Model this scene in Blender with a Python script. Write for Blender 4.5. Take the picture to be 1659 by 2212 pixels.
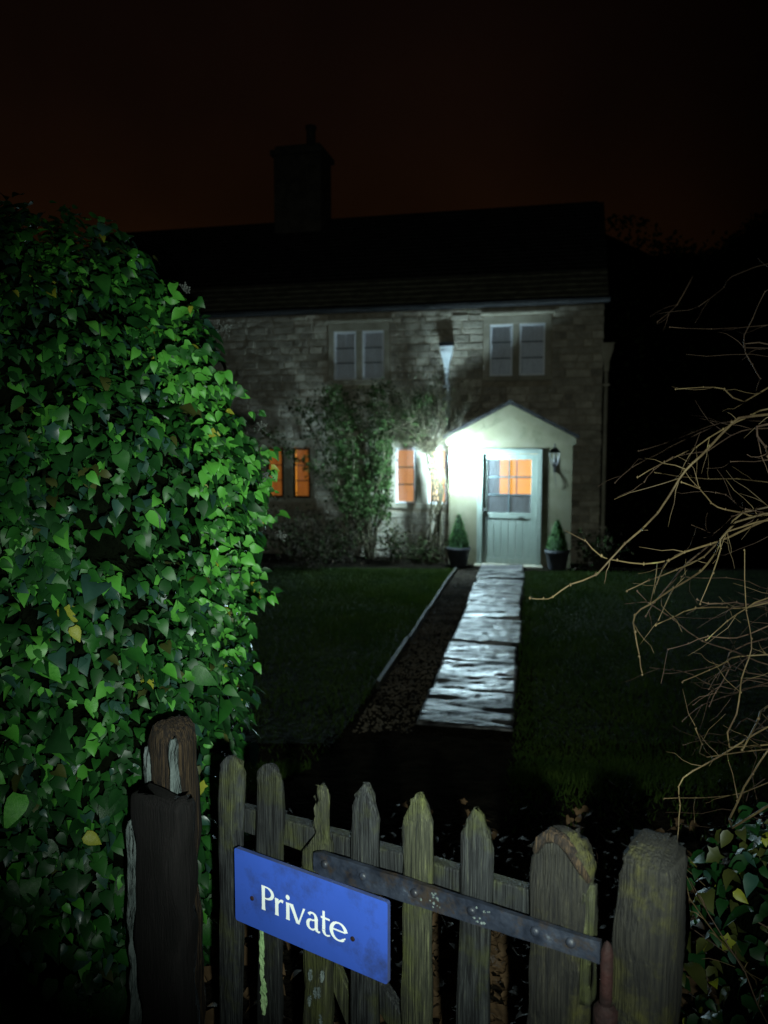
import bpy, math, random
from mathutils import Vector, Matrix
R = math.radians
random.seed(7)
for o in list(bpy.data.objects):
    bpy.data.objects.remove(o, do_unlink=True)
scene = bpy.context.scene
COL = scene.collection

# ------------------------------------------------------------------ camera
cam_data = bpy.data.cameras.new('camera')
cam = bpy.data.objects.new('camera', cam_data)
COL.objects.link(cam)
cam.location = (0, 0, 2.05)
cam.rotation_euler = (R(85.0), 0, 0)
cam_data.sensor_fit = 'VERTICAL'
cam_data.sensor_height = 24
cam_data.lens = 24 * 1703 / 2212
cam_data.clip_start = 0.02
cam_data.clip_end = 2000
cam_data.dof.use_dof = True
cam_data.dof.focus_distance = 1.95
cam_data.dof.aperture_fstop = 2.4
scene.camera = cam

# ------------------------------------------------------------------ night sky: a trace of sky light and the brown glow of a far town
world = bpy.data.worlds.new('World')
scene.world = world
world.use_nodes = True
nt = world.node_tree
nt.nodes.clear()
w_out = nt.nodes.new('ShaderNodeOutputWorld')
sky = nt.nodes.new('ShaderNodeTexSky')
sky.sky_type = 'NISHITA'
sky.sun_disc = False
sky.sun_elevation = R(-8)
sky.sun_rotation = R(150)
bg_sky = nt.nodes.new('ShaderNodeBackground')
bg_sky.inputs['Strength'].default_value = 0.02
nt.links.new(sky.outputs[0], bg_sky.inputs['Color'])
geo = nt.nodes.new('ShaderNodeTexCoord')
sep = nt.nodes.new('ShaderNodeSeparateXYZ')
nt.links.new(geo.outputs['Generated'], sep.inputs[0])
ramp = nt.nodes.new('ShaderNodeValToRGB')
el = ramp.color_ramp.elements
el[0].position = 0.0;  el[0].color = (0.0095, 0.0034, 0.0009, 1)
el[1].position = 0.60; el[1].color = (0.0016, 0.0009, 0.0009, 1)
e = ramp.color_ramp.elements.new(0.20); e.color = (0.0074, 0.0028, 0.0008, 1)
e = ramp.color_ramp.elements.new(0.36); e.color = (0.0042, 0.0018, 0.0010, 1)
nt.links.new(sep.outputs['Z'], ramp.inputs['Fac'])
# the glow stands over the town to the north-west and thins out round the sky
dotn = nt.nodes.new('ShaderNodeVectorMath'); dotn.operation = 'DOT_PRODUCT'
dotn.inputs[1].default_value = (-0.24, 0.97, 0.0)
flat = nt.nodes.new('ShaderNodeVectorMath'); flat.operation = 'MULTIPLY'; flat.inputs[1].default_value = (1, 1, 0)
nrmz = nt.nodes.new('ShaderNodeVectorMath'); nrmz.operation = 'NORMALIZE'
nt.links.new(geo.outputs['Generated'], flat.inputs[0]); nt.links.new(flat.outputs[0], nrmz.inputs[0])
nt.links.new(nrmz.outputs[0], dotn.inputs[0])
mr = nt.nodes.new('ShaderNodeMapRange'); mr.interpolation_type = 'SMOOTHSTEP'
mr.inputs['From Min'].default_value = 0.72
mr.inputs['From Max'].default_value = 0.95
mr.inputs['To Min'].default_value = 0.12
mr.inputs['To Max'].default_value = 1.0
nt.links.new(dotn.outputs['Value'], mr.inputs['Value'])
bg_glow = nt.nodes.new('ShaderNodeBackground')
nt.links.new(ramp.outputs['Color'], bg_glow.inputs['Color'])
cl = nt.nodes.new('ShaderNodeTexNoise'); cl.inputs['Scale'].default_value = 3.2; cl.inputs['Detail'].default_value = 6
nt.links.new(geo.outputs['Generated'], cl.inputs['Vector'])
cm = nt.nodes.new('ShaderNodeMapRange'); cm.inputs['From Min'].default_value = .3; cm.inputs['From Max'].default_value = .7; cm.inputs['To Min'].default_value = .72; cm.inputs['To Max'].default_value = 1.3
nt.links.new(cl.outputs['Fac'], cm.inputs['Value'])
cmul = nt.nodes.new('ShaderNodeMath'); cmul.operation = 'MULTIPLY'
nt.links.new(mr.outputs['Result'], cmul.inputs[0]); nt.links.new(cm.outputs[0], cmul.inputs[1])
nt.links.new(cmul.outputs[0], bg_glow.inputs['Strength'])
addw = nt.nodes.new('ShaderNodeAddShader')
nt.links.new(bg_sky.outputs[0], addw.inputs[0])
nt.links.new(bg_glow.outputs[0], addw.inputs[1])
nt.links.new(addw.outputs[0], w_out.inputs['Surface'])

# ------------------------------------------------------------------ lights
TORCH_W = 400.0       # the hand torch of whoever stands at the gate
LANTERN_L = 2150.0    # radiance of the lit lantern's opal glass by the door
torch_data = bpy.data.lights.new('hand_torch', 'SPOT')
torch_data.energy = TORCH_W
torch_data.color = (0.86, 1.0, 0.90)
torch_data.spot_size = R(74)
torch_data.spot_blend = 1.0
torch_data.shadow_soft_size = 0.015
torch = bpy.data.objects.new('hand_torch', torch_data)
COL.objects.link(torch)
torch.location = (0.10, -0.02, 1.90)
torch.rotation_euler = (Vector((0.12, 2.4, 1.72)) - Vector(torch.location)).to_track_quat('-Z', 'Y').to_euler()

scene.view_settings.view_transform = 'Standard'
scene.view_settings.look = 'None'
scene.view_settings.exposure = 0.0
scene.view_settings.gamma = 1.0
scene.view_settings.use_curve_mapping = False

# ------------------------------------------------------------------ materials
MATS = {}
def new_mat(name):
    m = bpy.data.materials.new(name); m.use_nodes = True
    MATS[name] = m
    n = m.node_tree.nodes; n.clear()
    return m, n, m.node_tree.links
def surf(name, c1, c2, scale=6.0, rough=0.8, stretch=(1, 1, 1), bump=0.3, bscale=None, c3=None, detail=6.0, spec=0.3,
         rvar=0.0, lo=0.35, hi=0.65, dist=0.01, trans=0.0, coat=0.0, third_at=0.85, hue_rand=0.0, patch=None):
    """noise between two or three colours, bump from a finer noise; per-object random offset"""
    m, n, l = new_mat(name)
    out = n.new('ShaderNodeOutputMaterial'); p = n.new('ShaderNodeBsdfPrincipled')
    tc = n.new('ShaderNodeTexCoord'); mp = n.new('ShaderNodeMapping'); oi = n.new('ShaderNodeObjectInfo')
    ml = n.new('ShaderNodeMath'); ml.operation = 'MULTIPLY'; ml.inputs[1].default_value = 37.0
    l.new(oi.outputs['Random'], ml.inputs[0])
    l.new(tc.outputs['Object'], mp.inputs['Vector']); l.new(ml.outputs[0], mp.inputs['Location'])
    mp.inputs['Scale'].default_value = stretch
    nz = n.new('ShaderNodeTexNoise'); nz.inputs['Scale'].default_value = scale; nz.inputs['Detail'].default_value = detail
    nz.inputs['Roughness'].default_value = 0.65
    l.new(mp.outputs[0], nz.inputs['Vector'])
    rp = n.new('ShaderNodeValToRGB'); e = rp.color_ramp.elements
    e[0].position = lo; e[0].color = (*c1, 1); e[1].position = hi; e[1].color = (*c2, 1)
    if c3:
        k = rp.color_ramp.elements.new(third_at); k.color = (*c3, 1)
    l.new(nz.outputs['Fac'], rp.inputs['Fac'])
    src = rp.outputs['Color']; spec_src = None
    if patch:                                              # broad blotches (algae, dirt) over the grain
        pc, ps, plo, phi, *pst = patch
        pn = n.new('ShaderNodeTexNoise'); pn.inputs['Scale'].default_value = ps; pn.inputs['Detail'].default_value = 7; pn.inputs['Roughness'].default_value = .7
        pm = n.new('ShaderNodeMapping'); pm.inputs['Scale'].default_value = pst[0] if pst else (1, 1, 1); l.new(tc.outputs['Object'], pm.inputs['Vector']); l.new(ml.outputs[0], pm.inputs['Location'])
        l.new(pm.outputs[0], pn.inputs['Vector'])
        pr = n.new('ShaderNodeMapRange'); pr.inputs['From Min'].default_value = plo; pr.inputs['From Max'].default_value = phi
        l.new(pn.outputs['Fac'], pr.inputs['Value'])
        pq = n.new('ShaderNodeMath'); pq.operation = 'MULTIPLY'; l.new(pr.outputs[0], pq.inputs[0]); l.new(nz.outputs['Fac'], pq.inputs[1])
        pq2 = n.new('ShaderNodeMath'); pq2.operation = 'MULTIPLY'; pq2.use_clamp = True; pq2.inputs[1].default_value = 1.8; l.new(pq.outputs[0], pq2.inputs[0])
        px = n.new('ShaderNodeMix'); px.data_type = 'RGBA'; l.new(pq2.outputs[0], px.inputs[0]); l.new(src, px.inputs[6]); px.inputs[7].default_value = (*pc, 1)
        src = px.outputs[2]
        sv = n.new('ShaderNodeMapRange'); sv.inputs['To Min'].default_value = spec; sv.inputs['To Max'].default_value = spec * .08
        l.new(pq2.outputs[0], sv.inputs['Value']); spec_src = sv.outputs[0]
    if hue_rand:
        hs = n.new('ShaderNodeHueSaturation')
        mv = n.new('ShaderNodeMapRange'); mv.inputs['To Min'].default_value = 1 - hue_rand; mv.inputs['To Max'].default_value = 1 + hue_rand
        l.new(oi.outputs['Random'], mv.inputs['Value']); l.new(mv.outputs[0], hs.inputs['Value'])
        l.new(src, hs.inputs['Color']); src = hs.outputs['Color']
    l.new(src, p.inputs['Base Color'])
    p.inputs['Roughness'].default_value = rough
    p.inputs['Specular IOR Level'].default_value = spec
    if spec_src: l.new(spec_src, p.inputs['Specular IOR Level'])
    p.inputs['Coat Weight'].default_value = coat
    p.inputs['Coat Roughness'].default_value = 0.15
    if rvar:
        n3 = n.new('ShaderNodeTexNoise'); n3.inputs['Scale'].default_value = scale * 0.7; n3.inputs['Detail'].default_value = 4
        l.new(mp.outputs[0], n3.inputs['Vector'])
        mr2 = n.new('ShaderNodeMapRange'); mr2.inputs['From Min'].default_value = 0.3; mr2.inputs['From Max'].default_value = 0.7
        mr2.inputs['To Min'].default_value = max(0.05, rough - rvar); mr2.inputs['To Max'].default_value = min(1, rough + rvar)
        l.new(n3.outputs['Fac'], mr2.inputs['Value']); l.new(mr2.outputs[0], p.inputs['Roughness'])
    if bump:
        n2 = n.new('ShaderNodeTexNoise'); n2.inputs['Scale'].default_value = bscale or scale * 4; n2.inputs['Detail'].default_value = 8
        l.new(mp.outputs[0], n2.inputs['Vector'])
        b = n.new('ShaderNodeBump'); b.inputs['Strength'].default_value = bump; b.inputs['Distance'].default_value = dist
        l.new(n2.outputs['Fac'], b.inputs['Height']); l.new(b.outputs[0], p.inputs['Normal'])
    if trans:
        t = n.new('ShaderNodeBsdfTranslucent'); l.new(src, t.inputs['Color'])
        mx = n.new('ShaderNodeMixShader'); mx.inputs[0].default_value = trans
        l.new(p.outputs[0], mx.inputs[1]); l.new(t.outputs[0], mx.inputs[2]); l.new(mx.outputs[0], out.inputs['Surface'])
    else:
        l.new(p.outputs[0], out.inputs['Surface'])
    return m

def glow(name, col, strength, c2=None, scale=3.0, stretch=(1, 1, 1)):
    m, n, l = new_mat(name)
    out = n.new('ShaderNodeOutputMaterial'); p = n.new('ShaderNodeBsdfPrincipled')
    p.inputs['Base Color'].default_value = (*col, 1); p.inputs['Roughness'].default_value = 0.9
    p.inputs['Emission Strength'].default_value = strength
    tc = n.new('ShaderNodeTexCoord'); mp = n.new('ShaderNodeMapping'); mp.inputs['Scale'].default_value = stretch
    nz = n.new('ShaderNodeTexNoise'); nz.inputs['Scale'].default_value = scale; nz.inputs['Detail'].default_value = 3
    rp = n.new('ShaderNodeValToRGB'); e = rp.color_ramp.elements
    e[0].position = .35; e[0].color = (*(c2 or col), 1); e[1].position = .65; e[1].color = (*col, 1)
    l.new(tc.outputs['Object'], mp.inputs['Vector']); l.new(mp.outputs[0], nz.inputs['Vector'])
    l.new(nz.outputs['Fac'], rp.inputs['Fac']); l.new(rp.outputs['Color'], p.inputs['Emission Color'])
    l.new(p.outputs[0], out.inputs['Surface'])
    return m

def glass(name, haze=0.06, gloss=0.10, hcol=(0.7, 0.75, 0.8)):
    m, n, l = new_mat(name)
    out = n.new('ShaderNodeOutputMaterial')
    tr = n.new('ShaderNodeBsdfTransparent'); gl = n.new('ShaderNodeBsdfGlossy'); df = n.new('ShaderNodeBsdfDiffuse')
    gl.inputs['Roughness'].default_value = 0.05; df.inputs['Color'].default_value = (*hcol, 1)
    nz = n.new('ShaderNodeTexNoise'); nz.inputs['Scale'].default_value = 9; nz.inputs['Detail'].default_value = 5
    mr = n.new('ShaderNodeMapRange'); mr.inputs['From Min'].default_value = .3; mr.inputs['From Max'].default_value = .75
    mr.inputs['To Min'].default_value = haze * .5; mr.inputs['To Max'].default_value = haze * 1.6
    l.new(nz.outputs['Fac'], mr.inputs['Value'])
    fr = n.new('ShaderNodeFresnel'); fr.inputs['IOR'].default_value = 1.45
    m1 = n.new('ShaderNodeMixShader'); m2 = n.new('ShaderNodeMixShader')
    l.new(fr.outputs[0], m1.inputs[0]); l.new(tr.outputs[0], m1.inputs[1]); l.new(gl.outputs[0], m1.inputs[2])
    l.new(mr.outputs[0], m2.inputs[0]); l.new(m1.outputs[0], m2.inputs[1]); l.new(df.outputs[0], m2.inputs[2])
    l.new(m2.outputs[0], out.inputs['Surface'])
    return m

surf('mortar', (.24, .205, .145), (.36, .31, .23), 9, .95, bump=.6, dist=.02)
surf('rubble', (.25, .225, .175), (.45, .41, .33), 5, .9, bump=.9, dist=.025, hue_rand=.28, c3=(.20, .21, .15), third_at=.72)
surf('ashlar', (.27, .245, .185), (.38, .35, .275), 4, .88, bump=.35, dist=.01, hue_rand=.08)
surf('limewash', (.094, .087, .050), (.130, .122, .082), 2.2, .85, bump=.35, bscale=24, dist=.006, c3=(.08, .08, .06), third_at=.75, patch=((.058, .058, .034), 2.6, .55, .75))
surf('plaster', (.50, .47, .40), (.58, .55, .48), 3, .9, bump=.1)
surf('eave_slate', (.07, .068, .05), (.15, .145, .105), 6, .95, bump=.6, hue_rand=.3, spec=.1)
surf('roof_slate', (.020, .021, .022), (.045, .045, .045), 5, .95, bump=.5, hue_rand=.35, spec=.05)
surf('chimney_stone', (.035, .03, .025), (.07, .06, .05), 6, .95, bump=.5)
surf('lead_black', (.006, .006, .007), (.016, .016, .016), 8, .9, bump=.1)
surf('dark_bar', (.035, .05, .055), (.06, .08, .085), 8, .6, bump=0)
surf('white_paint', (.72, .75, .80), (.82, .85, .90), 12, .45, bump=.05)
surf('door_paint', (.155, .185, .16), (.20, .23, .20), 5, .5, stretch=(4, 4, .6), bump=.12, c3=(.13, .155, .13), third_at=.8)
surf('lead_paint', (.50, .55, .58), (.66, .70, .72), 6, .5, bump=.1)
surf('net', (.62, .66, .74), (.76, .80, .88), 4, .95, stretch=(9, 9, .5), bump=.5, bscale=10, dist=.02)
surf('iron', (.010, .010, .011), (.03, .028, .026), 14, .5, bump=.2)
surf('flagstone', (.030, .030, .034), (.125, .125, .118), 3.2, .50, stretch=(.7, 1.6, 1), bump=.6, bscale=30, dist=.014, rvar=.16, spec=.42, coat=0, lo=.36, hi=.56, hue_rand=.25, c3=(.15, .12, .13), third_at=.66, patch=((.008, .007, .008), 3.6, .48, .58, (.45, 1.8, 1)))
surf('soil', (.005, .0045, .0035), (.015, .0125, .009), 7, 1.0, bump=1.0, dist=.05, spec=0)
surf('grass_base', (.004, .008, .003), (.012, .017, .006), 3, 1.0, bump=.8, dist=.05, spec=.05)
surf('grass', (.013, .030, .004), (.030, .050, .007), 2.5, .75, bump=0, trans=.25, spec=.1, c3=(.045, .05, .018), third_at=.8)
surf('pebble', (.025, .020, .014), (.075, .062, .045), 3, .9, bump=.3, spec=.15, lo=.4, hi=.6)
surf('litter', (.05, .030, .014), (.15, .09, .045), 5, .8, bump=.2, c3=(.10, .10, .05), third_at=.75)
surf('dark_timber', (.0015, .0013, .0015), (.0065, .0050, .0052), 9, .85, stretch=(12, 12, .5), bump=.9, bscale=24, dist=.006)
surf('picket_wood', (.0025, .003, .004), (.025, .028, .029), 16, .72, stretch=(15, 15, .5), bump=1.0, bscale=22, dist=.006, c3=(.075, .08, .055), third_at=.74, hue_rand=.30, lo=.40, hi=.60, patch=((.050, .055, .018), 7, .50, .70))
surf('mossy_wood', (.004, .005, .004), (.036, .038, .022), 16, .75, stretch=(15, 15, .5), bump=1.0, bscale=22, dist=.006, patch=((.060, .068, .020), 8, .47, .68), c3=(.10, .105, .05), third_at=.70, hue_rand=.2, lo=.34, hi=.58)
surf('post_wood', (.004, .004, .0045), (.020, .019, .014), 14, .8, stretch=(13, 13, .45), bump=1.0, bscale=22, dist=.008, c3=(.075, .068, .026), third_at=.70, patch=((.062, .060, .017), 7, .52, .70))
surf('old_grain', (.008, .005, .004), (.055, .034, .016), 14, .8, stretch=(14, 14, .35), bump=1.0, bscale=22, dist=.01, lo=.45, hi=.62)
surf('peeling_paint', (.06, .08, .08), (.14, .17, .165), 12, .7, stretch=(3, 3, 1), bump=.8, c3=(.14, .15, .13), third_at=.72)
surf('lichen', (.22, .38, .16), (.36, .52, .26), 20, .9, bump=.8, c3=(.25, .42, .10), third_at=.7)
surf('strap_paint', (.007, .009, .015), (.024, .030, .046), 22, .42, bump=.8, bscale=60, dist=.004, rvar=.2, spec=.5, c3=(.13, .16, .19), third_at=.76, patch=((.03, .022, .016), 14, .5, .62))
surf('rust', (.008, .003, .003), (.026, .007, .006), 16, .8, bump=.6)
surf('sign_blue', (.030, .080, .40), (.038, .092, .46), 3, .42, bump=.04, c3=(.035, .075, .36), third_at=.8, patch=((.030, .045, .13), 9, .50, .74))
surf('sign_white', (.86, .90, .88), (.90, .94, .92), 5, .4, bump=0)
surf('sign_edge', (.03, .05, .16), (.06, .08, .2), 9, .5, bump=.1)
surf('bark', (.018, .014, .010), (.05, .04, .026), 12, .9, stretch=(4, 4, .8), bump=.8)
surf('vine', (.022, .018, .009), (.065, .055, .027), 12, .85, stretch=(4, 4, .6), bump=.8)
surf('twig', (.045, .028, .014), (.125, .090, .040), 10, .62, bump=.4, c3=(.18, .16, .06), third_at=.7, hue_rand=.25)
surf('twig_brown', (.035, .02, .014), (.08, .05, .03), 10, .7, bump=.4, hue_rand=.25)
surf('ivy_stem', (.10, .11, .035), (.22, .20, .08), 10, .75, bump=.3)
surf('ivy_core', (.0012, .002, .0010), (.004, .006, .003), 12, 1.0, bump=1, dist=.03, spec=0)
LEAF = dict(scale=9, bump=.25, bscale=26, dist=.004, rough=.50, spec=.40, rvar=.1)
surf('leaf_dark', (.004, .028, .006), (.009, .052, .010), trans=.18, **LEAF)
surf('leaf_mid', (.010, .068, .010), (.020, .105, .014), trans=.24, **LEAF)
surf('leaf_light', (.048, .23, .022), (.090, .32, .042), trans=.28, **LEAF)
surf('leaf_blue', (.012, .042, .030), (.024, .070, .050), trans=.12, scale=9, bump=.25, bscale=26, dist=.004, rough=.40, spec=.6, rvar=.08)
surf('leaf_yellow', (.17, .20, .012), (.25, .26, .03), trans=.2, **LEAF)
surf('old_bulb', (.05, .05, .05), (.09, .09, .09), 8, .6, bump=0)
surf('leaf_olive', (.028, .040, .008), (.060, .068, .016), trans=.2, **LEAF)
surf('berry', (.05, .06, .055), (.12, .13, .12), 20, .6, bump=.2)
surf('shrub_leaf', (.009, .018, .006), (.025, .036, .012), 5, .9, bump=.1, trans=.1, spec=.05)
surf('climber_leaf', (.016, .038, .010), (.040, .068, .020), 5, .85, bump=.1, trans=.15, spec=.08)
surf('dry_leaf', (.016, .012, .008), (.040, .028, .017), 5, .85, bump=.1, trans=.1, spec=.1)
surf('topiary_leaf', (.018, .065, .012), (.040, .11, .022), 6, .6, bump=.1, trans=.15, spec=.3)
surf('pot_glaze', (.020, .022, .026), (.040, .042, .048), 6, .6, bump=.1)
glow('curtain_orange', (.62, .22, .032), .30, (.33, .10, .012), 3, (7, 7, .3))
glow('curtain_gap', (1.0, .42, .04), .75, (.9, .36, .03), 2)
glow('curtain_warm', (.86, .47, .21), .52, (.66, .33, .13), 3, (7, 7, .3))
glow('inner_light', (1.0, .46, .04), .98, (.95, .38, .025), 1.6)
glow('bulb_glow', (.60, .88, 1.0), LANTERN_L, (.59, .87, .99))
glass('window_glass', .10); glass('door_glass', .05); glass('lantern_glass', .03)

# ------------------------------------------------------------------ helpers
class MB:
    def __init__(s): s.v = []; s.f = []; s.m = []
    def add(s, vs, fs, mi=0):
        b = len(s.v); s.v.extend(vs)
        for f in fs: s.f.append([i + b for i in f]); s.m.append(mi)
    def box(s, x0, x1, y0, y1, z0, z1, mi=0):
        s.add([(x0,y0,z0),(x1,y0,z0),(x1,y1,z0),(x0,y1,z0),(x0,y0,z1),(x1,y0,z1),(x1,y1,z1),(x0,y1,z1)],
              [(0,3,2,1),(4,5,6,7),(0,1,5,4),(1,2,6,5),(2,3,7,6),(3,0,4,7)], mi)
        return s
    def quad(s, a, b, c, d, mi=0): s.add([a, b, c, d], [(0, 1, 2, 3)], mi)
    def tube(s, pts, rad, n=6, mi=0, cap=True):
        pts = [Vector(p) for p in pts]; k = len(pts)
        if not hasattr(rad, '__len__'): rad = [rad] * k
        base = len(s.v); prev = None
        for i, p in enumerate(pts):
            t = (pts[min(i + 1, k - 1)] - pts[max(i - 1, 0)])
            t = t.normalized() if t.length > 1e-9 else Vector((0, 0, 1))
            a = prev if prev else (Vector((0, 0, 1)) if abs(t.z) < .9 else Vector((1, 0, 0)))
            x = (a - t * a.dot(t)).normalized(); prev = x; y = t.cross(x)
            for j in range(n):
                an = 2 * math.pi * j / n
                s.v.append(tuple(p + (x * math.cos(an) + y * math.sin(an)) * rad[i]))
        for i in range(k - 1):
            for j in range(n):
                s.f.append([base + i*n + j, base + i*n + (j+1) % n, base + (i+1)*n + (j+1) % n, base + (i+1)*n + j]); s.m.append(mi)
        if cap:
            s.f.append([base + j for j in reversed(range(n))]); s.m.append(mi)
            s.f.append([base + (k-1)*n + j for j in range(n)]); s.m.append(mi)
        return s
    def lathe(s, cx, cy, prof, n=16, mi=0):
        base = len(s.v); k = len(prof)
        for r, z in prof:
            for j in range(n):
                an = 2 * math.pi * j / n
                s.v.append((cx + r * math.cos(an), cy + r * math.sin(an), z))
        for i in range(k - 1):
            for j in range(n):
                s.f.append([base + i*n + j, base + i*n + (j+1) % n, base + (i+1)*n + (j+1) % n, base + (i+1)*n + j]); s.m.append(mi)
        return s
    def build(s, name, mats, parent=None, smooth=False):
        me = bpy.data.meshes.new(name)
        me.from_pydata([tuple(v) for v in s.v], [], s.f)
        if not isinstance(mats, (list, tuple)): mats = [mats]
        for m in mats: me.materials.append(MATS[m])
        if len(mats) > 1: me.polygons.foreach_set('material_index', s.m)
        if smooth: me.polygons.foreach_set('use_smooth', [True] * len(me.polygons))
        me.update()
        return link(name, me, parent)
def link(name, me, parent=None):
    o = bpy.data.objects.new(name, me); COL.objects.link(o)
    if parent is not None: o.parent = parent
    return o
def thing(name, label, cat, loc=(0, 0, 0), rz=0.0, group=None):
    o = link(name, None); o.location = loc; o.rotation_euler = (0, 0, rz)
    o.empty_display_size = .2
    return tag(o, label, cat, group)
def tag(o, label, cat, group=None):
    o['label'] = label; o['category'] = cat
    if group: o['group'] = group
    return o
def structure(o): o['kind'] = 'structure'; return o
def stuff(o): o['kind'] = 'stuff'; return o
def rr(a, b): return random.uniform(a, b)
def vnoise(p, s):
    from mathutils import noise
    return noise.noise(Vector(p) * s)
def bevel(o, w=.004, seg=2):
    m = o.modifiers.new('bevel', 'BEVEL'); m.width = w; m.segments = seg; m.limit_method = 'ANGLE'
    return o

# ================================================================== THE SETTING
def sstep(t): t = max(0, min(1, t)); return t * t * (3 - 2 * t)
def ground_z(x, y):
    return .40 * sstep((5.15 - y) / 1.9)
def axis(a, b, st, far): 
    c = [a + i * st for i in range(int((b - a) / st) + 1)]
    return [a - k for k in reversed(far)] + c + [b + k for k in far]
gx = axis(-6, 7, .25, [1, 3, 8, 25, 80, 300, 800]); gy = axis(-2, 14, .25, [1, 3, 8, 25, 80, 300, 800])
g = MB()
for y in gy:
    for x in gx:
        g.v.append((x, y, ground_z(x, y) + (.012 * vnoise((x, y, 0), 2.2) if abs(x) < 8 and -3 < y < 15 else 0)))
nx = len(gx)
for j in range(len(gy) - 1):
    for i in range(nx - 1):
        g.f.append([j*nx + i, j*nx + i + 1, (j+1)*nx + i + 1, (j+1)*nx + i]); g.m.append(0)
structure(g.build('ground', 'soil', None, True))

# garden path of wide flagstones, laid across the walk
PD = Vector((.184, .983, 0)).normalized(); PN = Vector((PD.y, -PD.x, 0)); PS = Vector((.575, 5.47, 0))
path_bed = MB()
q = [PS + PD * -.03 + PN * -.37, PS + PD * -.03 + PN * .37, PS + PD * 7.62 + PN * .37, PS + PD * 7.62 + PN * -.37]
path_bed.quad(*[tuple(a + Vector((0, 0, .016))) for a in q])
path = structure(path_bed.build('path', 'soil'))
joints = [0, .83, 1.66, 2.40, 3.58, 4.28, 4.98, 5.66, 6.30, 6.95, 7.58]
random.seed(21)
for i in range(len(joints) - 1):
    a, b = joints[i] + .022, joints[i + 1] - .034
    m = MB(); nu, ns = 44, 40; tx, ty = rr(-.016, .016), rr(-.020, .022)
    wl, wr = .345 + rr(-.015, .02), .345 + rr(-.02, .02)
    skew = rr(-.012, .012)
    for s_ in range(ns + 1):
        for u_ in range(nu + 1):
            fu = u_ / nu; fs = s_ / ns
            u = -wl + fu * (wl + wr); s = a + fs * (b - a) + skew * (fu - .5) * 2
            edge = min(fu, 1 - fu) * (wl + wr) < .02 or min(fs, 1 - fs) * (b - a) < .02
            if u_ in (0, nu): u += .012 * vnoise((s, u, i), 9)
            if s_ in (0, ns): s += .010 * vnoise((s, u, i), 8)
            z = .048 + tx * (fu - .5) * 2 + ty * (fs - .5) * 2 + .016 * vnoise((u * .6, s * 1.7, i * 3.1), 3.2) + .007 * vnoise((u, s * 1.5, i), 9) + .002 * abs(vnoise((u * .5, s * 2.0, i * 2), 13)) + .0012 * vnoise((u, s, i), 34)
            z -= .010 * sstep((vnoise((u * .45 + 3, s * 1.9, i * 5.3), 3.4) - .12) / .10) + .006 * sstep((vnoise((u * .5, s * 2.2, i * 1.7), 9) - .25) / .10)
            if u_ in (0, nu) or s_ in (0, ns): z -= .012
            p = PS + PD * s + PN * u
            m.v.append((p.x, p.y, z))
    w = nu + 1
    for s_ in range(ns):
        for u_ in range(nu):
            m.f.append([s_*w + u_, s_*w + u_ + 1, (s_+1)*w + u_ + 1, (s_+1)*w + u_]); m.m.append(0)
    rim = [u_ for u_ in range(nu)] + [s_*w + nu for s_ in range(ns)] + [ns*w + u_ for u_ in range(nu, 0, -1)] + [s_*w for s_ in range(ns, 0, -1)]
    base = len(m.v)
    for k in rim: x, y, z = m.v[k]; m.v.append((x, y, .005))
    for k in range(len(rim)):
        k2 = (k + 1) % len(rim); m.f.append([rim[k2], rim[k], base + k, base + k2]); m.m.append(0)
    m.build('flagstone', 'flagstone', path, True)

# lawns either side, one sheet each, with their blades as stuff
E0, E1 = Vector((-.34, 5.0, 0)), Vector((1.15, 12.48, 0))      # line of the lawn edging
def lawn(name, poly):
    m = MB(); m.add([(x, y, ground_z(x, y) + .016) for x, y in poly], [list(range(len(poly)))])
    return structure(m.build(name, 'grass_base'))
lawn('lawn', [(E0.x, E0.y + .2), (E1.x - .02, E1.y), (.6, 12.7), (-1.6, 12.9), (-4.5, 12.6), (-4.5, 5.2)])
lawn('lawn', [(1.02, 5.2), (6.5, 5.2), (6.5, 12.6), (2.75, 12.3), (2.32, 12.3)])
def blades(n, region, name):
    m = MB()
    for _ in range(n):
        x, y = region()
        dens = vnoise((x, y, 2), 1.1)
        h = rr(.02, .055) * (1 + .6 * dens); a = rr(0, 6.28); w = rr(.003, .006)
        z = ground_z(x, y) + .02; dx, dy = math.cos(a) * w, math.sin(a) * w; lx, ly = rr(-.03, .03), rr(-.03, .03)
        m.add([(x - dx, y - dy, z), (x + dx, y + dy, z), (x + lx, y + ly, z + h)], [(0, 1, 2)])
    return stuff(m.build(name, 'grass'))
def left_region():
    while True:
        y = 4.5 + 8.1 * math.sqrt(random.random()) if random.random() < .9 else 4.6 - abs(random.gauss(0, .6)); ex = E0.x + (E1.x - E0.x) * (y - E0.y) / (E1.y - E0.y)
        x = ex - .01 - abs(random.gauss(0, 1.3))
        if x > -4.4: return x, y
def right_region():
    y = rr(4.4, 12.3) if random.random() < .85 else 4.5 - abs(random.gauss(0, .6)); px = PS.x + PD.x * (y - PS.y) / PD.y + .37
    return px + random.choice((.03, .0, -.02)) + abs(random.gauss(0, 1.1)), y
o = blades(60000, left_region, 'grass'); o['label'] = 'short green grass of the lawn left of the timber edging'; o['category'] = 'grass'
o = blades(42000, right_region, 'grass'); o['label'] = 'dark grass of the lawn right of the stone path'; o['category'] = 'grass'

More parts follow.
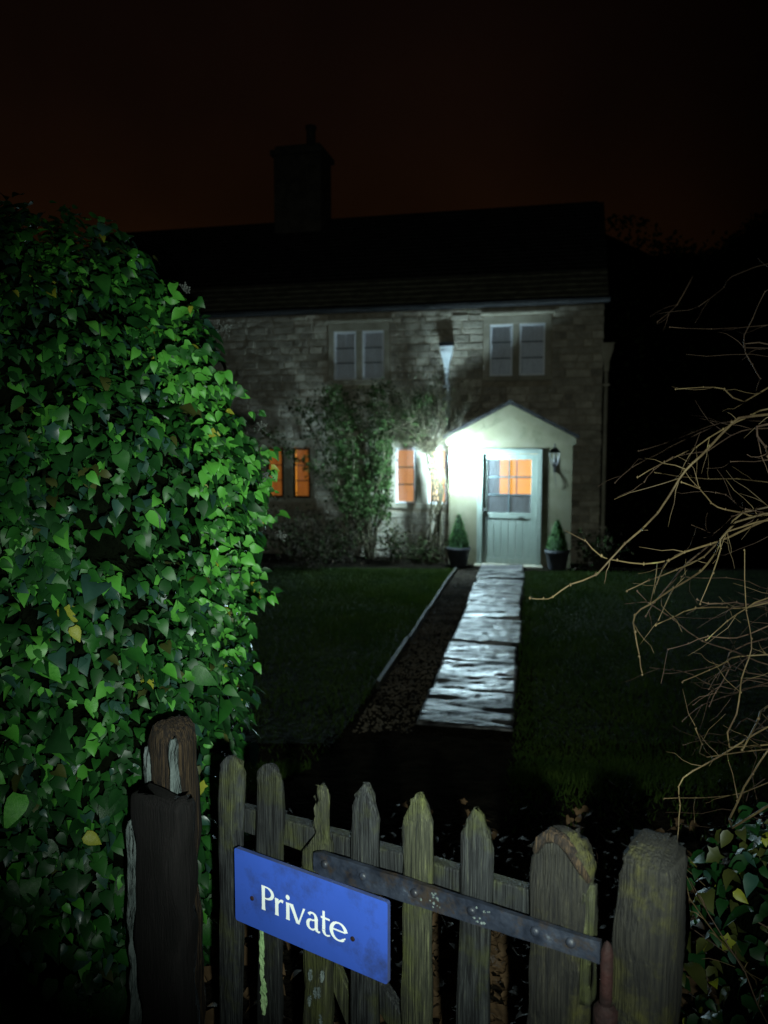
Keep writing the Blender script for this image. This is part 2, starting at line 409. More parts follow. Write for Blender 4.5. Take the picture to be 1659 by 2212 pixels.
# timber edging between lawn and gravel strip
ed = thing('lawn_edging', 'thin pale timber edging running along the lawn left of the path', 'edging', tuple(E0))
L = (E1 - E0).length; dd = (E1 - E0).normalized(); nn = Vector((dd.y, -dd.x, 0))
for k in range(4):
    a, b = L * (.19 + .81 * k / 4) + .012, L * (.19 + .81 * (k + 1) / 4) - .008
    m = MB(); o_ = rr(-.012, .012)
    pts = []
    for s, o2 in ((a, o_), (b, -o_ * .5)):
        for w in (-.016, .016):
            for z in (0, .075 + rr(-.008, .008)):
                p = dd * s + nn * (w + o2); pts.append((p.x, p.y, z + ground_z(E0.x + p.x, E0.y + p.y)))
    m.add(pts, [(0, 1, 3, 2), (4, 6, 7, 5), (0, 4, 5, 1), (2, 3, 7, 6), (1, 5, 7, 3), (0, 2, 6, 4)])
    bevel(m.build('board', 'post_wood', ed), .004)
m = MB()
random.seed(3)
for _ in range(5200):                                      # gravel strip between edging and path
    t = random.random() ** .8; y = 5.4 + 7.1 * t
    ex = E0.x + (E1.x - E0.x) * (y - E0.y) / (E1.y - E0.y) + .03; px = PS.x + PD.x * (y - PS.y) / PD.y - .37
    x = rr(ex, px); r = rr(.006, .017); a = rr(0, 6.28)
    ring = [(x + r * math.cos(a + k * 1.2566) * rr(.7, 1.2), y + r * math.sin(a + k * 1.2566) * rr(.7, 1.2), ground_z(x, y) + .014) for k in range(5)]
    m.add(ring + [(x + rr(-.3, .3) * r, y, ground_z(x, y) + .018 + r * rr(.4, .8))], [(k, (k + 1) % 5, 5) for k in range(5)])
o = stuff(m.build('gravel', 'pebble')); o['label'] = 'brown gravel strip between the edging and the stone path'; o['category'] = 'gravel'

# ================================================================== THE COTTAGE
# local frame: x along the front (right), y into the house, z up; porch front at y = 0, house wall at y = WV
P0 = (2.085, 13.096, 0.0); TH = R(-13)
WV = .50; UL, UR = -9.0, 1.47; EAVE = 4.28
cottage = thing('cottage', 'long two-storey rubble-stone cottage with gabled porch and tall chimney', 'house', P0, TH)

# windows: (u0, u1, z0, z1) of each light
WINS = {
 'upper_left':  dict(l=[(-3.17, -2.76), (-2.65, -2.25)], z=(3.175, 4.025)),
 'upper_right': dict(l=[(-.40, -.01), (.10, .53)], z=(3.19, 4.06)),
 'lower_mid':   dict(l=[(-2.04, -1.68), (-1.46, -1.12)], z=(.98, 1.96)),
 'lower_left':  dict(l=[(-5.00, -4.66), (-4.47, -4.15), (-3.96, -3.63)], z=(1.05, 1.96)),
}
J = .10; LINT = .15; SILL = .09
holes = []
for w in WINS.values():
    holes.append((w['l'][0][0] - J, w['l'][-1][1] + J, w['z'][0] - SILL, w['z'][1] + LINT))
holes.append((-1.0, 1.0, -.05, 2.06))

def wall_sheet(u0, u1, z0, z1, hs, v):
    us = sorted({u0, u1, *[h[0] for h in hs], *[h[1] for h in hs]}); zs = sorted({z0, z1, *[h[2] for h in hs], *[h[3] for h in hs]})
    us = [u for u in us if u0 <= u <= u1]; zs = [z for z in zs if z0 <= z <= z1]
    m = MB()
    for i in range(len(us) - 1):
        for j in range(len(zs) - 1):
            cu, cz = (us[i] + us[i+1]) / 2, (zs[j] + zs[j+1]) / 2
            if any(h[0] < cu < h[1] and h[2] < cz < h[3] for h in hs): continue
            m.quad((us[i], v, zs[j]), (us[i+1], v, zs[j]), (us[i+1], v, zs[j+1]), (us[i], v, zs[j+1]))
    return m
RV, RZ = 3.00, 6.64                                         # ridge
BV = 2 * RV - WV
m = wall_sheet(UL, UR, -.1, EAVE + .1, holes, WV)
for u in (UL, UR):                                          # gable ends
    m.add([(u, WV, -.1), (u, BV, -.1), (u, BV, EAVE), (u, RV, RZ - .1), (u, WV, EAVE)], [(0, 1, 2, 3, 4)])
m.quad((UL, BV, -.1), (UR, BV, -.1), (UR, BV, EAVE), (UL, BV, EAVE))
wall = m.build('wall', 'mortar', cottage)

# coursed rubble: every stone its own block standing proud of the mortar
random.seed(11)
stones = []
z = 0.0
while z < EAVE - .03:
    h = min(rr(.085, .155), EAVE + .06 - z)
    blocks = [(a - .008, b + .008) for a, b, c, d in holes if c < z + h - .01 and d > z + .01]
    blocks.sort(); cur = -5.9; spans = []
    for a, b in blocks:
        if a > cur: spans.append((cur, a))
        cur = max(cur, b)
    if cur < UR: spans.append((cur, UR + .012))
    for a, b in spans:
        u = a
        while u < b - .03:
            w = rr(.14, .44) if random.random() < .8 else rr(.09, .16)
            if b - (u + w) < .10: w = b - u
            stones.append((u + .007, u + w - .007, z + .007, z + h - .006)); u += w
    z += h
def stone_mesh(m, s):
    u0, u1, z0, z1 = s; d = rr(.008, .026); j = lambda k=.010: rr(-k, k)
    b = [(u0 + j(), WV + .01, z0 + j(.006)), (u1 + j(), WV + .01, z0 + j(.006)), (u1 + j(), WV + .01, z1 + j(.006)), (u0 + j(), WV + .01, z1 + j(.006))]
    c = (sum(p[0] for p in b) / 4, sum(p[2] for p in b) / 4)
    mid = [(p[0], WV - d * .55, p[2]) for p in b]
    fr = [(p[0] + (c[0] - p[0]) * min(.2, .014 / (abs(c[0] - p[0]) + 1e-3)), WV - d + j(.005), p[2] + (c[1] - p[2]) * .2) for p in b]
    m.add(b + mid + fr, [(0, 1, 5, 4), (1, 2, 6, 5), (2, 3, 7, 6), (3, 0, 4, 7), (4, 5, 9, 8), (5, 6, 10, 9), (6, 7, 11, 10), (7, 4, 8, 11), (8, 9, 10, 11)])
lampu = (-.77, 1.83)
def rank(s):                                               # largest in view and best lit first
    cu, cz = (s[0] + s[1]) / 2, (s[2] + s[3]) / 2
    hidden = (-2.7 < cu < -1.1 and cz < 2.6) or cz < .5
    return -(s[1] - s[0]) * (s[3] - s[2]) * (0.2 if hidden else 1) * (0.3 if cu < -4 else 1)
stones.sort(key=rank)
for s in stones[:290]:
    m = MB(); stone_mesh(m, s); m.build('stone', 'rubble', wall)
m = MB()
for s in stones[290:]: stone_mesh(m, s)
stuff(m.build('stone_courses', 'rubble', wall))

# roof: stone-slate courses, heavy slabs at the eaves with the lit strip put into their paler colour, dark slates above
ROOF_U0, ROOF_U1 = UL - .15, UR + .06
ev, ez = .18, 4.42
sl = Vector((0, RV - ev, RZ - ez)); SL = sl.length; sd = sl.normalized(); sn = Vector((0, -sd.z, sd.y))
m = MB()
a = Vector((0, ev, ez - .05)); b = Vector((0, RV, RZ - .05)); c = Vector((0, 2 * RV - ev, ez - .05))
for p, q2 in ((a, b), (b, c)):
    m.quad((ROOF_U0, p.y, p.z), (ROOF_U1, p.y, p.z), (ROOF_U1, q2.y, q2.z), (ROOF_U0, q2.y, q2.z))
m.quad((ROOF_U0, ev, ez - .06), (ROOF_U1, ev, ez - .06), (ROOF_U1, WV, EAVE + .06), (ROOF_U0, WV, EAVE + .06))
roof = m.build('roof', 'lead_black', cottage)
def slates(s0, s1, gauge, wmin, wmax, th, matn, u0=UL - .15):
    m = MB(); s = s0
    while s < s1 - .02:
        u = u0
        g2 = gauge * rr(.92, 1.08)
        while u < ROOF_U1:
            w = min(rr(wmin, wmax), ROOF_U1 - u)
            if w < .04: break
            t = th * rr(.8, 1.3); lo_ = rr(-.012, .012)
            P = lambda uu, ss, nn_: (uu, ev + sd.y * ss + sn.y * nn_, ez + sd.z * ss + sn.z * nn_)
            s_a, s_b = s + lo_ - .02, s + g2 + .06
            m.add([P(u, s_a, .02), P(u + w - .006, s_a, .02), P(u + w - .006, s_a, .02 + t), P(u, s_a, .02 + t), P(u, s_b, -.012), P(u + w - .006, s_b, -.012), P(u + w - .006, s_b, .004), P(u, s_b, .004)],
                  [(0, 1, 2, 3), (3, 2, 6, 7), (0, 3, 7, 4), (1, 5, 6, 2)])
            u += w
        s += g2
    return m.build('slate_courses', matn, roof)
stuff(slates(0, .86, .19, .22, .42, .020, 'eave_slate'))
stuff(slates(.88, SL, .15, .14, .30, .018, 'roof_slate'))
m = MB()
for k in range(31):
    u = UL - .12 + k * .34
    m.add([(u, RV - .16, RZ - .05), (u + .33, RV - .16, RZ - .05), (u + .33, RV, RZ + .07), (u, RV, RZ + .07), (u + .33, RV + .16, RZ - .05), (u, RV + .16, RZ - .05)], [(0, 1, 2, 3), (3, 2, 4, 5)])
m.build('ridge_tiles', 'roof_slate', roof)
# eaves gutter
m = MB(); pr = [(-.055, .0), (-.05, -.035), (-.02, -.06), (.02, -.06), (.05, -.035), (.055, .0)]
vs = []
for u in (ROOF_U0, ROOF_U1 + .02):
    vs += [(u, ev - .06 + a_, ez - .05 + b_) for a_, b_ in pr]
m.add(vs, [(k, k + 1, k + 7, k + 6) for k in range(5)] + [(0, 1, 2, 3, 4, 5), (11, 10, 9, 8, 7, 6)])
gut = m.build('gutter', 'lead_black', cottage)

# chimney with cap and one pot
m = MB(); cu0, cu1 = -5.08, -4.07
m.box(cu0, cu1, RV - .38, RV + .38, RZ - .9, 7.93); m.box(cu0 - .06, cu1 + .06, RV - .44, RV + .44, 7.93, 8.04); m.box(cu0 + .02, cu1 - .02, RV - .36, RV + .36, 8.04, 8.13)
ch = bevel(m.build('chimney', 'chimney_stone', cottage), .015)
MB().lathe(-4.39, RV, [(.11, 8.13), (.13, 8.17), (.10, 8.22), (.09, 8.50), (.115, 8.54), (.115, 8.60), (.08, 8.60), (.08, 8.3)], 14).build('chimney_pot', 'chimney_stone', ch, True)

def bars(m, u0, u1, z0, z1, t, v0, v1, mi=0):
    """rectangular frame of four butted bars"""
    m.box(u0, u0 + t, v0, v1, z0, z1, mi); m.box(u1 - t, u1, v0, v1, z0, z1, mi)
    m.box(u0 + t, u1 - t, v0, v1, z0, z0 + t, mi); m.box(u0 + t, u1 - t, v0, v1, z1 - t, z1, mi)
def make_window(key, curtains, frame='white_paint', label=None, hood=True):
    w = WINS[key]; ls = w['l']; z0, z1 = w['z']; a, b = ls[0][0] - J, ls[-1][1] + J
    f0 = WV - .030
    win = link('window', None, cottage); win.empty_display_size = .1
    bevel(MB().box(a, a + J, f0, WV + .16, z0, z1).build('jamb', 'ashlar', win), .006)
    bevel(MB().box(b - J, b, f0, WV + .16, z0, z1).build('jamb', 'ashlar', win), .006)
    if label: win['label'] = label
    bevel(MB().box(a, b, f0 - .004, WV + .16, z1 + .001, z1 + LINT - .002).build('lintel', 'ashlar', win), .006)
    bevel(MB().box(a - .03, b + .03, f0 - .012, WV + .16, z0 - SILL + .004, z0 - .001).build('sill', 'ashlar', win), .008)
    if hood: bevel(MB().box(a - .06, b + .06, f0 - .05, WV, z1 + LINT, z1 + LINT + .055).build('hood_mould', 'ashlar', win), .012)
    for i in range(len(ls) - 1):
        bevel(MB().box(ls[i][1], ls[i+1][0], f0 + .01, WV + .16, z0, z1).build('mullion', 'ashlar', win), .010)
    for i, (u0, u1) in enumerate(ls):
        m = MB(); bars(m, u0 + .002, u1 - .002, z0 + .001, z1 - .001, .033, WV - .014, WV + .030)
        bevel(m.build('casement_frame', frame, win), .004)
        hh = (z1 - z0 - .066) / 3
        for k in range(3):
            p0, p1 = z0 + .033 + hh * k, z0 + .033 + hh * (k + 1)
            g_ = MB(); g_.quad((u0 + .03, WV + .012, p0 + .002), (u1 - .03, WV + .012, p0 + .002), (u1 - .03, WV + .012, p1 - .002), (u0 + .03, WV + .012, p1 - .002))
            g_.build('pane', 'window_glass', win)
            if k < 2: MB().box(u0 + .034, u1 - .034, WV - .002, WV + .024, p1 - .008, p1 + .008).build('glazing_bar', 'dark_bar', win)
        for part in curtains[i]:
            c0, c1, cm, amp = part
            m = MB(); n = 22; uu0, uu1 = u0 - .01 + c0 * (u1 - u0 + .02), u0 - .01 + c1 * (u1 - u0 + .02)
            for k in range(n + 1):
                x = uu0 + (uu1 - uu0) * k / n; y = WV + .046 + amp * math.sin(k * 1.9 + i) * (.6 + .4 * math.sin(k * .7)) + (.03 if cm == 'curtain_gap' else 0)
                m.v += [(x, y, z0 - .01), (x, y * 1.0, z1 + .01)]
            for k in range(n): m.f.append([2*k, 2*k + 2, 2*k + 3, 2*k + 1]); m.m.append(0)
            m.build('curtain', cm, win, True)
    return win
net = [(0, 1, 'net', .006)]
make_window('upper_left', [net, net], label='upper window above the bushy climber, pale net curtains in two casements')
make_window('upper_right', [net, net], label='upper window above the porch, pale blinds in two casements')
make_window('lower_mid', [[(0, 1, 'curtain_warm', .006)], [(0, 1, 'curtain_warm', .006)]], label='ground-floor window behind the climber stems, warm curtains', hood=False)
make_window('lower_left', [[(0, 1, 'curtain_orange', .008)], [(0, 1, 'curtain_orange', .008)], [(0, .18, 'curtain_gap', 0), (.16, 1, 'curtain_orange', .008)]],
            frame='dark_timber', label='ground-floor window by the ivy, glowing orange curtains', hood=False)

# porch: lime-washed gable front with door opening, two side walls
PW = 1.01; PE = 2.10; PA = 2.60
DO = (-.50, .50, 0, 1.93)                                   # opening for door frame
m = wall_sheet(-PW, PW, -.05, PE, [(DO[0], DO[1], -.05, DO[3])], 0.0)
m.add([(-PW, 0, PE), (DO[0], 0, PE), (DO[1], 0, PE), (PW, 0, PE), (0, 0, PA)], [(0, 1, 2, 3, 4)])
for u in (-PW, PW): m.quad((u, 0, -.05), (u, WV - .002, -.05), (u, WV - .002, PE), (u, 0, PE))
for u in (DO[0], DO[1]): m.quad((u, 0, -.05), (u, .16, -.05), (u, .16, DO[3]), (u, 0, DO[3]))
m.quad((DO[0], 0, DO[3]), (DO[1], 0, DO[3]), (DO[1], .16, DO[3]), (DO[0], .16, DO[3]))
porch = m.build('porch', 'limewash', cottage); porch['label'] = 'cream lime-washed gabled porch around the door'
# raking bargeboards
slp = (PA + .09 - PE - .04) / (PW + .04)
for s in (-1, 1):
    m = MB(); top0, top1 = (s * (PW + .05), PE + .035), (0, PA + .085)
    lo0, lo1 = (s * (PW + .05), PE - .09), (s * .0, PA - .12)
    lo0 = (s * (PW - .10), PE - .085)
    pts = [top0, (s * (PW + .05), PE - .075), lo0, lo1, top1]
    f = [(x, -.050, z_) for x, z_ in pts]; bk = [(x, -.003, z_) for x, z_ in pts]
    n = len(pts); m.add(f + bk, [list(range(n)), list(range(2*n - 1, n - 1, -1))] + [(k, (k+1) % n, (k+1) % n + n, k + n) for k in range(n)])
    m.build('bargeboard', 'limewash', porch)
# porch roof: two thin slated slopes that overhang the front
for s in (-1, 1):
    m = MB(); rows = 6
    for r_ in range(rows):
        t0, t1 = r_ / rows, (r_ + 1.25) / rows
        t1 = min(t1, 1)
        E_ = lambda t: (s * (PW + .10) * (1 - t), PE + .022 + (PA + .100 - PE - .022) * t)
        (xa, za), (xb, zb) = E_(t0), E_(t1)
        y = -.085
        while y < WV - .03:
            y2 = min(y + rr(.16, .26), WV - .03)
            m.add([(xa, y + .004, za), (xa, y2, za), (xb, y2, zb - .006), (xb, y + .004, zb - .006), (xa, y + .004, za + .055), (xa, y2, za + .055), (xb, y2, zb + .040), (xb, y + .004, zb + .040)],
                  [(0, 1, 2, 3), (4, 7, 6, 5), (0, 4, 5, 1), (0, 3, 7, 4), (1, 5, 6, 2), (3, 2, 6, 7)])
            y = y2
    m.build('porch_roof', 'lead_black', porch)
m = MB(); m.add([(-.07, -.09, PA + .110), (.07, -.09, PA + .110), (0, -.09, PA + .160), (-.07, WV, PA + .110), (.07, WV, PA + .110), (0, WV, PA + .160)], [(0, 1, 2), (0, 2, 5, 3), (1, 4, 5, 2)])
m.build('ridge_tiles', 'roof_slate', porch)

# door frame and door
m = MB(); m.box(-.50, -.445, -.025, .13, 0, 1.93); m.box(.445, .50, -.025, .13, 0, 1.93); m.box(-.445, .445, -.025, .13, 1.872, 1.93)
m.box(-.53, -.502, -.03, -.003, 0, 1.955); m.box(.502, .53, -.03, -.003, 0, 1.955); m.box(-.502, .502, -.03, -.003, 1.932, 1.955)
bevel(m.build('door_frame', 'door_paint', porch), .005)
MB().box(-.56, .56, -.16, .14, -.06, .022).build('threshold', 'ashlar', porch)
DY = .035
G = (-.375, .355, .885, 1.775)
m = MB()
m.box(-.442, G[0], DY, DY + .045, .028, 1.868); m.box(G[1], .442, DY, DY + .045, .028, 1.868)
m.box(G[0], G[1], DY, DY + .045, G[3], 1.868); m.box(G[0], G[1], DY, DY + .045, .79, G[2])
m.box(G[0], G[1], DY, DY + .045, .028, .13)
door = bevel(m.build('door', 'door_paint', cottage), .005); door['label'] = 'pale blue-green half-glazed plank door'
n = 6
for k in range(n):
    a = G[0] + (G[1] - G[0]) * k / n
    bevel(MB().box(a + .002, a + (G[1] - G[0]) / n - .002, DY + .014, DY + .04, .131, .789).build('plank', 'door_paint', door), .004)
cols = [G[0], -.01, G[1]]; rows = [G[2], 1.19, 1.485, G[3]]
MB().box(-.021, .001, DY + .006, DY + .042, G[2], G[3]).build('glazing_bar', 'dark_bar', door)
for r_ in (1.19, 1.485):
    for c_ in range(2):
        x0, x1 = (G[0], -.021) if c_ == 0 else (.001, G[1])
        MB().box(x0, x1, DY + .008, DY + .040, r_ - .013, r_ + .013).build('glazing_bar', 'dark_bar', door)
for c_ in range(2):
    for r_ in range(3):
        x0, x1 = (G[0], -.022) if c_ == 0 else (.002, G[1])
        z0 = rows[r_] + (.014 if r_ else .001); z1 = rows[r_ + 1] - (.014 if r_ < 2 else .001)
        p_ = MB(); p_.quad((x0, DY + .026, z0), (x1, DY + .026, z0), (x1, DY + .026, z1), (x0, DY + .026, z1)); p_.build('pane', 'door_glass', door)
p_ = MB()
for k in range(31): p_.v += [(G[0] + (G[1] - G[0]) * k / 30, DY + .052 + .004 * math.sin(k * 1.5), .87), (G[0] + (G[1] - G[0]) * k / 30, DY + .052 + .004 * math.sin(k * 1.5), 1.195)]
for k in range(30): p_.f.append([2*k, 2*k + 2, 2*k + 3, 2*k + 1]); p_.m.append(0)
p_.build('half_curtain', 'white_paint', door, True)
p_ = MB()
for k in range(13): p_.v += [(G[0] + .20 * k / 12, DY + .056 + .006 * math.sin(k * 1.7), 1.196), (G[0] + .20 * k / 12, DY + .056 + .006 * math.sin(k * 1.7), 1.78)]
for k in range(12): p_.f.append([2*k, 2*k + 2, 2*k + 3, 2*k + 1]); p_.m.append(0)
p_.build('side_curtain', 'white_paint', door, True)
kn = MB(); kn.lathe(0, 0, [(.001, -.055), (.022, -.052), (.028, -.04), (.022, -.026), (.011, -.02), (.011, -.004), (.026, -.003), (.026, 0)], 14)
kn.v = [(-.412 + x, DY + z, .925 + y) for x, y, z in kn.v]; kn.build('knob', 'iron', door, True)
bevel(MB().box(.155, .235, DY - .008, DY - .001, .80, .825).build('letter_plate', 'iron', door), .003)
# inner wall of the porch with the lit inner door seen through the panes
m = wall_sheet(-1.0, 1.0, 0, 2.06, [(-.20, .56, .0, 1.98)], WV - .02)
inner = m.build('inner_wall', 'plaster', porch)
m = MB(); m.quad((-.20, WV, 1.15), (.56, WV, 1.15), (.56, WV, 1.98), (-.20, WV, 1.98)); m.build('lit_glazing', 'inner_light', inner)
m = MB(); m.box(-.20, .56, WV - .03, WV - .005, 0, 1.15); m.box(.08, .10, WV - .04, WV - .01, 1.15, 1.98); m.build('inner_door', 'plaster', inner)

# downpipes
def downpipe(u, zt, zb, hopper, label, matn, off=0.0):
    m = MB(); v = WV - .075
    pts = [(u, v, zt - .30), (u, v, 3.12), (u + .03, v - .0, 2.98), (u + .03, v, zb + .12)] if off else [(u, v, zt - .3), (u, v, zb + .12)]
    m.tube(pts + ([(pts[-1][0], v - .06, zb)] if off else [(u, v, zb)]), .034, 10)
    o = m.build('downpipe', matn, cottage, True); o['label'] = label
    h = MB(); ring = lambda w, d, z_: [(u - w, v - d, z_), (u + w, v - d, z_), (u + w, v + d, z_), (u - w, v + d, z_)]
    h.add(ring(.038, .038, zt - .46) + ring(.045, .045, zt - .30) + ring(.105, .065, zt - .10) + ring(.105, .065, zt - .02) + ring(.12, .072, zt - .02) + ring(.12, .072, zt),
          [(4*k + j, 4*k + (j+1) % 4, 4*k + 4 + (j+1) % 4, 4*k + 4 + j) for k in range(5) for j in range(4)] + [(20, 21, 22, 23)])
    bevel(h.build('hopper', matn, o), .006)
    for zz in (zt - .7, zb + .6):
        MB().box(u - .055, u + .055 + (.03 if off and zz < 3 else 0), v - .04, WV - .03, zz, zz + .035).build('bracket', matn, o)
    return o
downpipe(-1.13, 3.71, 2.19, True, 'pale lead downpipe with hopper above the porch eave', 'lead_paint', 1)
downpipe(1.53, 3.69, .02, True, 'dim downpipe at the right corner of the cottage', 'ashlar')
MB().box(-1.25, -1.01, WV - .15, WV - .01, 3.712, 3.77).build('gutter_end', 'lead_black', gut)

# ================================================================== THINGS AT THE HOUSE
CM = Matrix.Translation(P0) @ Matrix.Rotation(TH, 4, 'Z')
def H(u, v, z): return CM @ Vector((u, v, z))

def lantern(u, label, lit, reach):
    t = thing('wall_lantern', label, 'lantern', tuple(H(u, 0, 1.51 if lit else 1.60)), TH, 'pair of wall lanterns beside the porch door')
    y = -reach
    def ring(w, z_): return [(-w, y - w, z_), (w, y - w, z_), (w, y + w, z_), (-w, y + w, z_)]
    m = MB()                                               # wall plate, arm and scroll below
    m.box(-.028, .028, -.014, -.002, -.03, .20)
    m.tube([(0, -.01, .02), (0, y * .35, -.02), (0, y * .7, .0), (0, y * .93, .05), (0, y, .075)], .008, 6)
    m.tube([(0, -.012, .0), (.005, -.03, -.10), (.02, -.035, -.20), (.035, -.02, -.30)], [.007, .006, .005, .003], 6)
    m.build('bracket', 'iron', t)
    zb, zt, wb, wt = (.075, .33, .075, .115) if lit else (.095, .30, .040, .078)
    m = MB()
    for (a, b) in zip(ring(wb, zb), ring(wt, zt)): m.tube([a, b], .006 if lit else .009, 4)
    for rg in (ring(wb, zb), ring(wt, zt)):
        for k in range(4): m.tube([rg[k], rg[(k+1) % 4]], .006 if lit else .010, 4)
    m.build('cage', 'iron', t)
    m = MB(); m.add(ring(.030, .075) + ring(.034, .088), [(0, 3, 2, 1), (4, 5, 6, 7)] + [(k, (k+1) % 4, 4 + (k+1) % 4, 4 + k) for k in range(4)]); m.lathe(0, y, [(.012, .075), (.02, .06), (.012, .045), (.003, .03)], 8)
    m.build('base', 'iron', t)
    m = MB(); R0, R1, R2 = (ring(.034, .375), ring(.028, .392), ring(.022, .41)) if lit else (ring(.086, .305), ring(.060, .345), ring(.026, .375))
    if lit:
        for (a, b) in zip(ring(wt, zt), ring(.032, .38)): m.tube([a, b], .004, 4)
    m.add(R0 + R1 + R2, [(0, 1, 2, 3)] + [(4*i + k, 4*i + (k+1) % 4, 4*i + 4 + (k+1) % 4, 4*i + 4 + k) for i in range(2) for k in range(4)] + [(8, 9, 10, 11)])
    m.lathe(0, y, [(.022, .372), (.026, .385), (.015, .395), (.012, .405), (.017, .417), (.010, .43), (.001, .44)], 8)
    m.build('cap', 'iron', t)
    a, b = ring(wb - .002, zb), ring(wt - .002, zt)
    for k in range(4):
        g_ = MB(); g_.quad(a[k], a[(k+1) % 4], b[(k+1) % 4], b[k]); g_.build('pane', 'lantern_glass', t)
    m = MB(); m.lathe(0, y, [(.001, .085), (.05, .09), (.072, .12), (.080, .19), (.072, .26), (.05, .30), (.012, .31), (.012, .32)] if lit else [(.001, .13), (.018, .135), (.026, .16), (.022, .19), (.012, .22), (.012, .27)], 12)
    m.build('opal_glass' if lit else 'bulb', 'bulb_glow' if lit else 'old_bulb', t, True)
    m = MB(); m.tube([(0, y, .305 if lit else .27), (0, y, .37 if lit else .305)], .014, 8); m.build('lamp_holder', 'iron', t)
    if lit:
        pass                                               # the opal glass itself is the source
    return t
lantern(.73, 'unlit black iron lantern on the porch wall right of the door', False, .19)
lantern(-.85, 'dazzling lit lantern on the porch wall left of the door', True, .36)

def leaf_quad(m, p, size, nrm=None, mi=0, down=.3):
    d = Vector((rr(-1, 1), rr(-1, 1), rr(-1, 1) - down)).normalized()
    n = nrm if nrm else Vector((rr(-1, 1), rr(-1, 1), rr(-1, 1)))
    s = d.cross(n)
    if s.length < 1e-3: s = Vector((1, 0, 0))
    s.normalize(); p = Vector(p); a = p + d * size; w = s * size * .32
    m.add([tuple(p), tuple(p + d * size * .45 + w), tuple(a), tuple(p + d * size * .45 - w)], [(0, 1, 2, 3)], mi)

def topiary(u, v, label, hgt, rad, seed):
    random.seed(seed)
    t = thing('potted_topiary', label, 'topiary', tuple(H(u, v, .0)), TH, 'clipped cones in pots beside the porch door')
    m = MB(); m.lathe(0, 0, [(.001, .01), (.13, .01), (.14, .03), (.185, .27), (.20, .28), (.20, .33), (.18, .33), (.17, .29), (.001, .28)], 20); m.build('pot', 'pot_glaze', t, True)
    MB().tube([(0, 0, .25), (0, 0, .5)], .015, 6).build('trunk', 'bark', t)
    zz0 = .33
    prof = lambda f: rad * (1 - f) ** .75 * (.72 + .9 * min(f * 4, .31))
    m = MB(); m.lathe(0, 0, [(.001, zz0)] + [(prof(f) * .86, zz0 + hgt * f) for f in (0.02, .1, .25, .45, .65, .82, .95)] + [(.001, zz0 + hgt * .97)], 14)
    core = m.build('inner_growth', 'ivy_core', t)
    m = MB()
    for _ in range(1900):
        f = 1 - math.sqrt(random.random()); a = rr(0, 6.28); r_ = prof(f) * rr(.84, 1.05)
        leaf_quad(m, (r_ * math.cos(a), r_ * math.sin(a), zz0 + hgt * f), rr(.018, .034), Vector((math.cos(a), math.sin(a), .5)) + Vector((rr(-.6, .6), rr(-.6, .6), rr(-.6, .6))), 0, 0)
    stuff(m.build('foliage', 'topiary_leaf', t))
topiary(-.80, -.30, 'small green clipped cone in a dark pot left of the door', .56, .185, 31)
topiary(.80, -.28, 'dim clipped cone in a dark pot right of the door', .50, .18, 32)

# bushy evergreen climber between the windows
def wander(p, d, n, step, wob, grav=0.0):
    p = Vector(p); d = Vector(d).normalized(); pts = [p.copy()]
    for _ in range(n):
        d = (d + Vector((random.gauss(0, wob), random.gauss(0, wob), random.gauss(0, wob) + grav))).normalized()
        p = p + d * step; pts.append(p.copy())
    return pts
random.seed(44)
cl = thing('evergreen_climber', 'bushy dark evergreen climber spreading on the wall between the lower windows', 'climber', tuple(H(-2.46, .27, 0)), TH)
def in_wall(p):                                             # keep growth in front of the stones
    p.y = min(p.y, .19)
    if p.z < 2.3: p.x = min(p.x, .34)                       # tied back from the window
    return p
lm = MB(); stems = MB()
for k in range(15):
    pts = wander((rr(-.08, .08), rr(-.05, .05), 0), (rr(-.34, .16), rr(-.03, .02), 1), 11, .27, .11)
    pts = [in_wall(p) for p in pts if p.z < 3.2]
    n_ = len(pts)
    MB().tube(pts, [.018 * (1 - .8 * i / n_) + .003 for i in range(n_)], 5).build('stem', 'vine', cl, True)
    for i, p in enumerate(pts):
        if p.z < .75: continue
        for _ in range(8):
            sp = wander(p, (rr(-1, 1), rr(-.8, .2), rr(-.3, 1)), 3, .075, .3)
            sp = [in_wall(q_) for q_ in sp]
            stems.tube(sp, [.003, .0025, .002, .0015], 3)
            for q_ in sp[1:]:
                for _ in range(2): leaf_quad(lm, q_ + Vector((rr(-.05, .05), rr(-.06, .02), rr(-.05, .05))), rr(.035, .07), Vector((rr(-.6, .6), -1, rr(-.2, .9))))
stuff(lm.build('foliage', 'climber_leaf', cl)); stuff(stems.build('twigs', 'vine', cl))
lm = MB()                                                   # darker ivy-like tuft hanging beside the window
for _ in range(380):
    a, b = random.gauss(.20, .11), random.gauss(1.6, .30)
    leaf_quad(lm, (a, rr(-.10, .10), b), rr(.04, .08), Vector((rr(-.5, .5), -1, rr(-.2, .8))))
stuff(lm.build('hanging_foliage', 'shrub_leaf', cl))

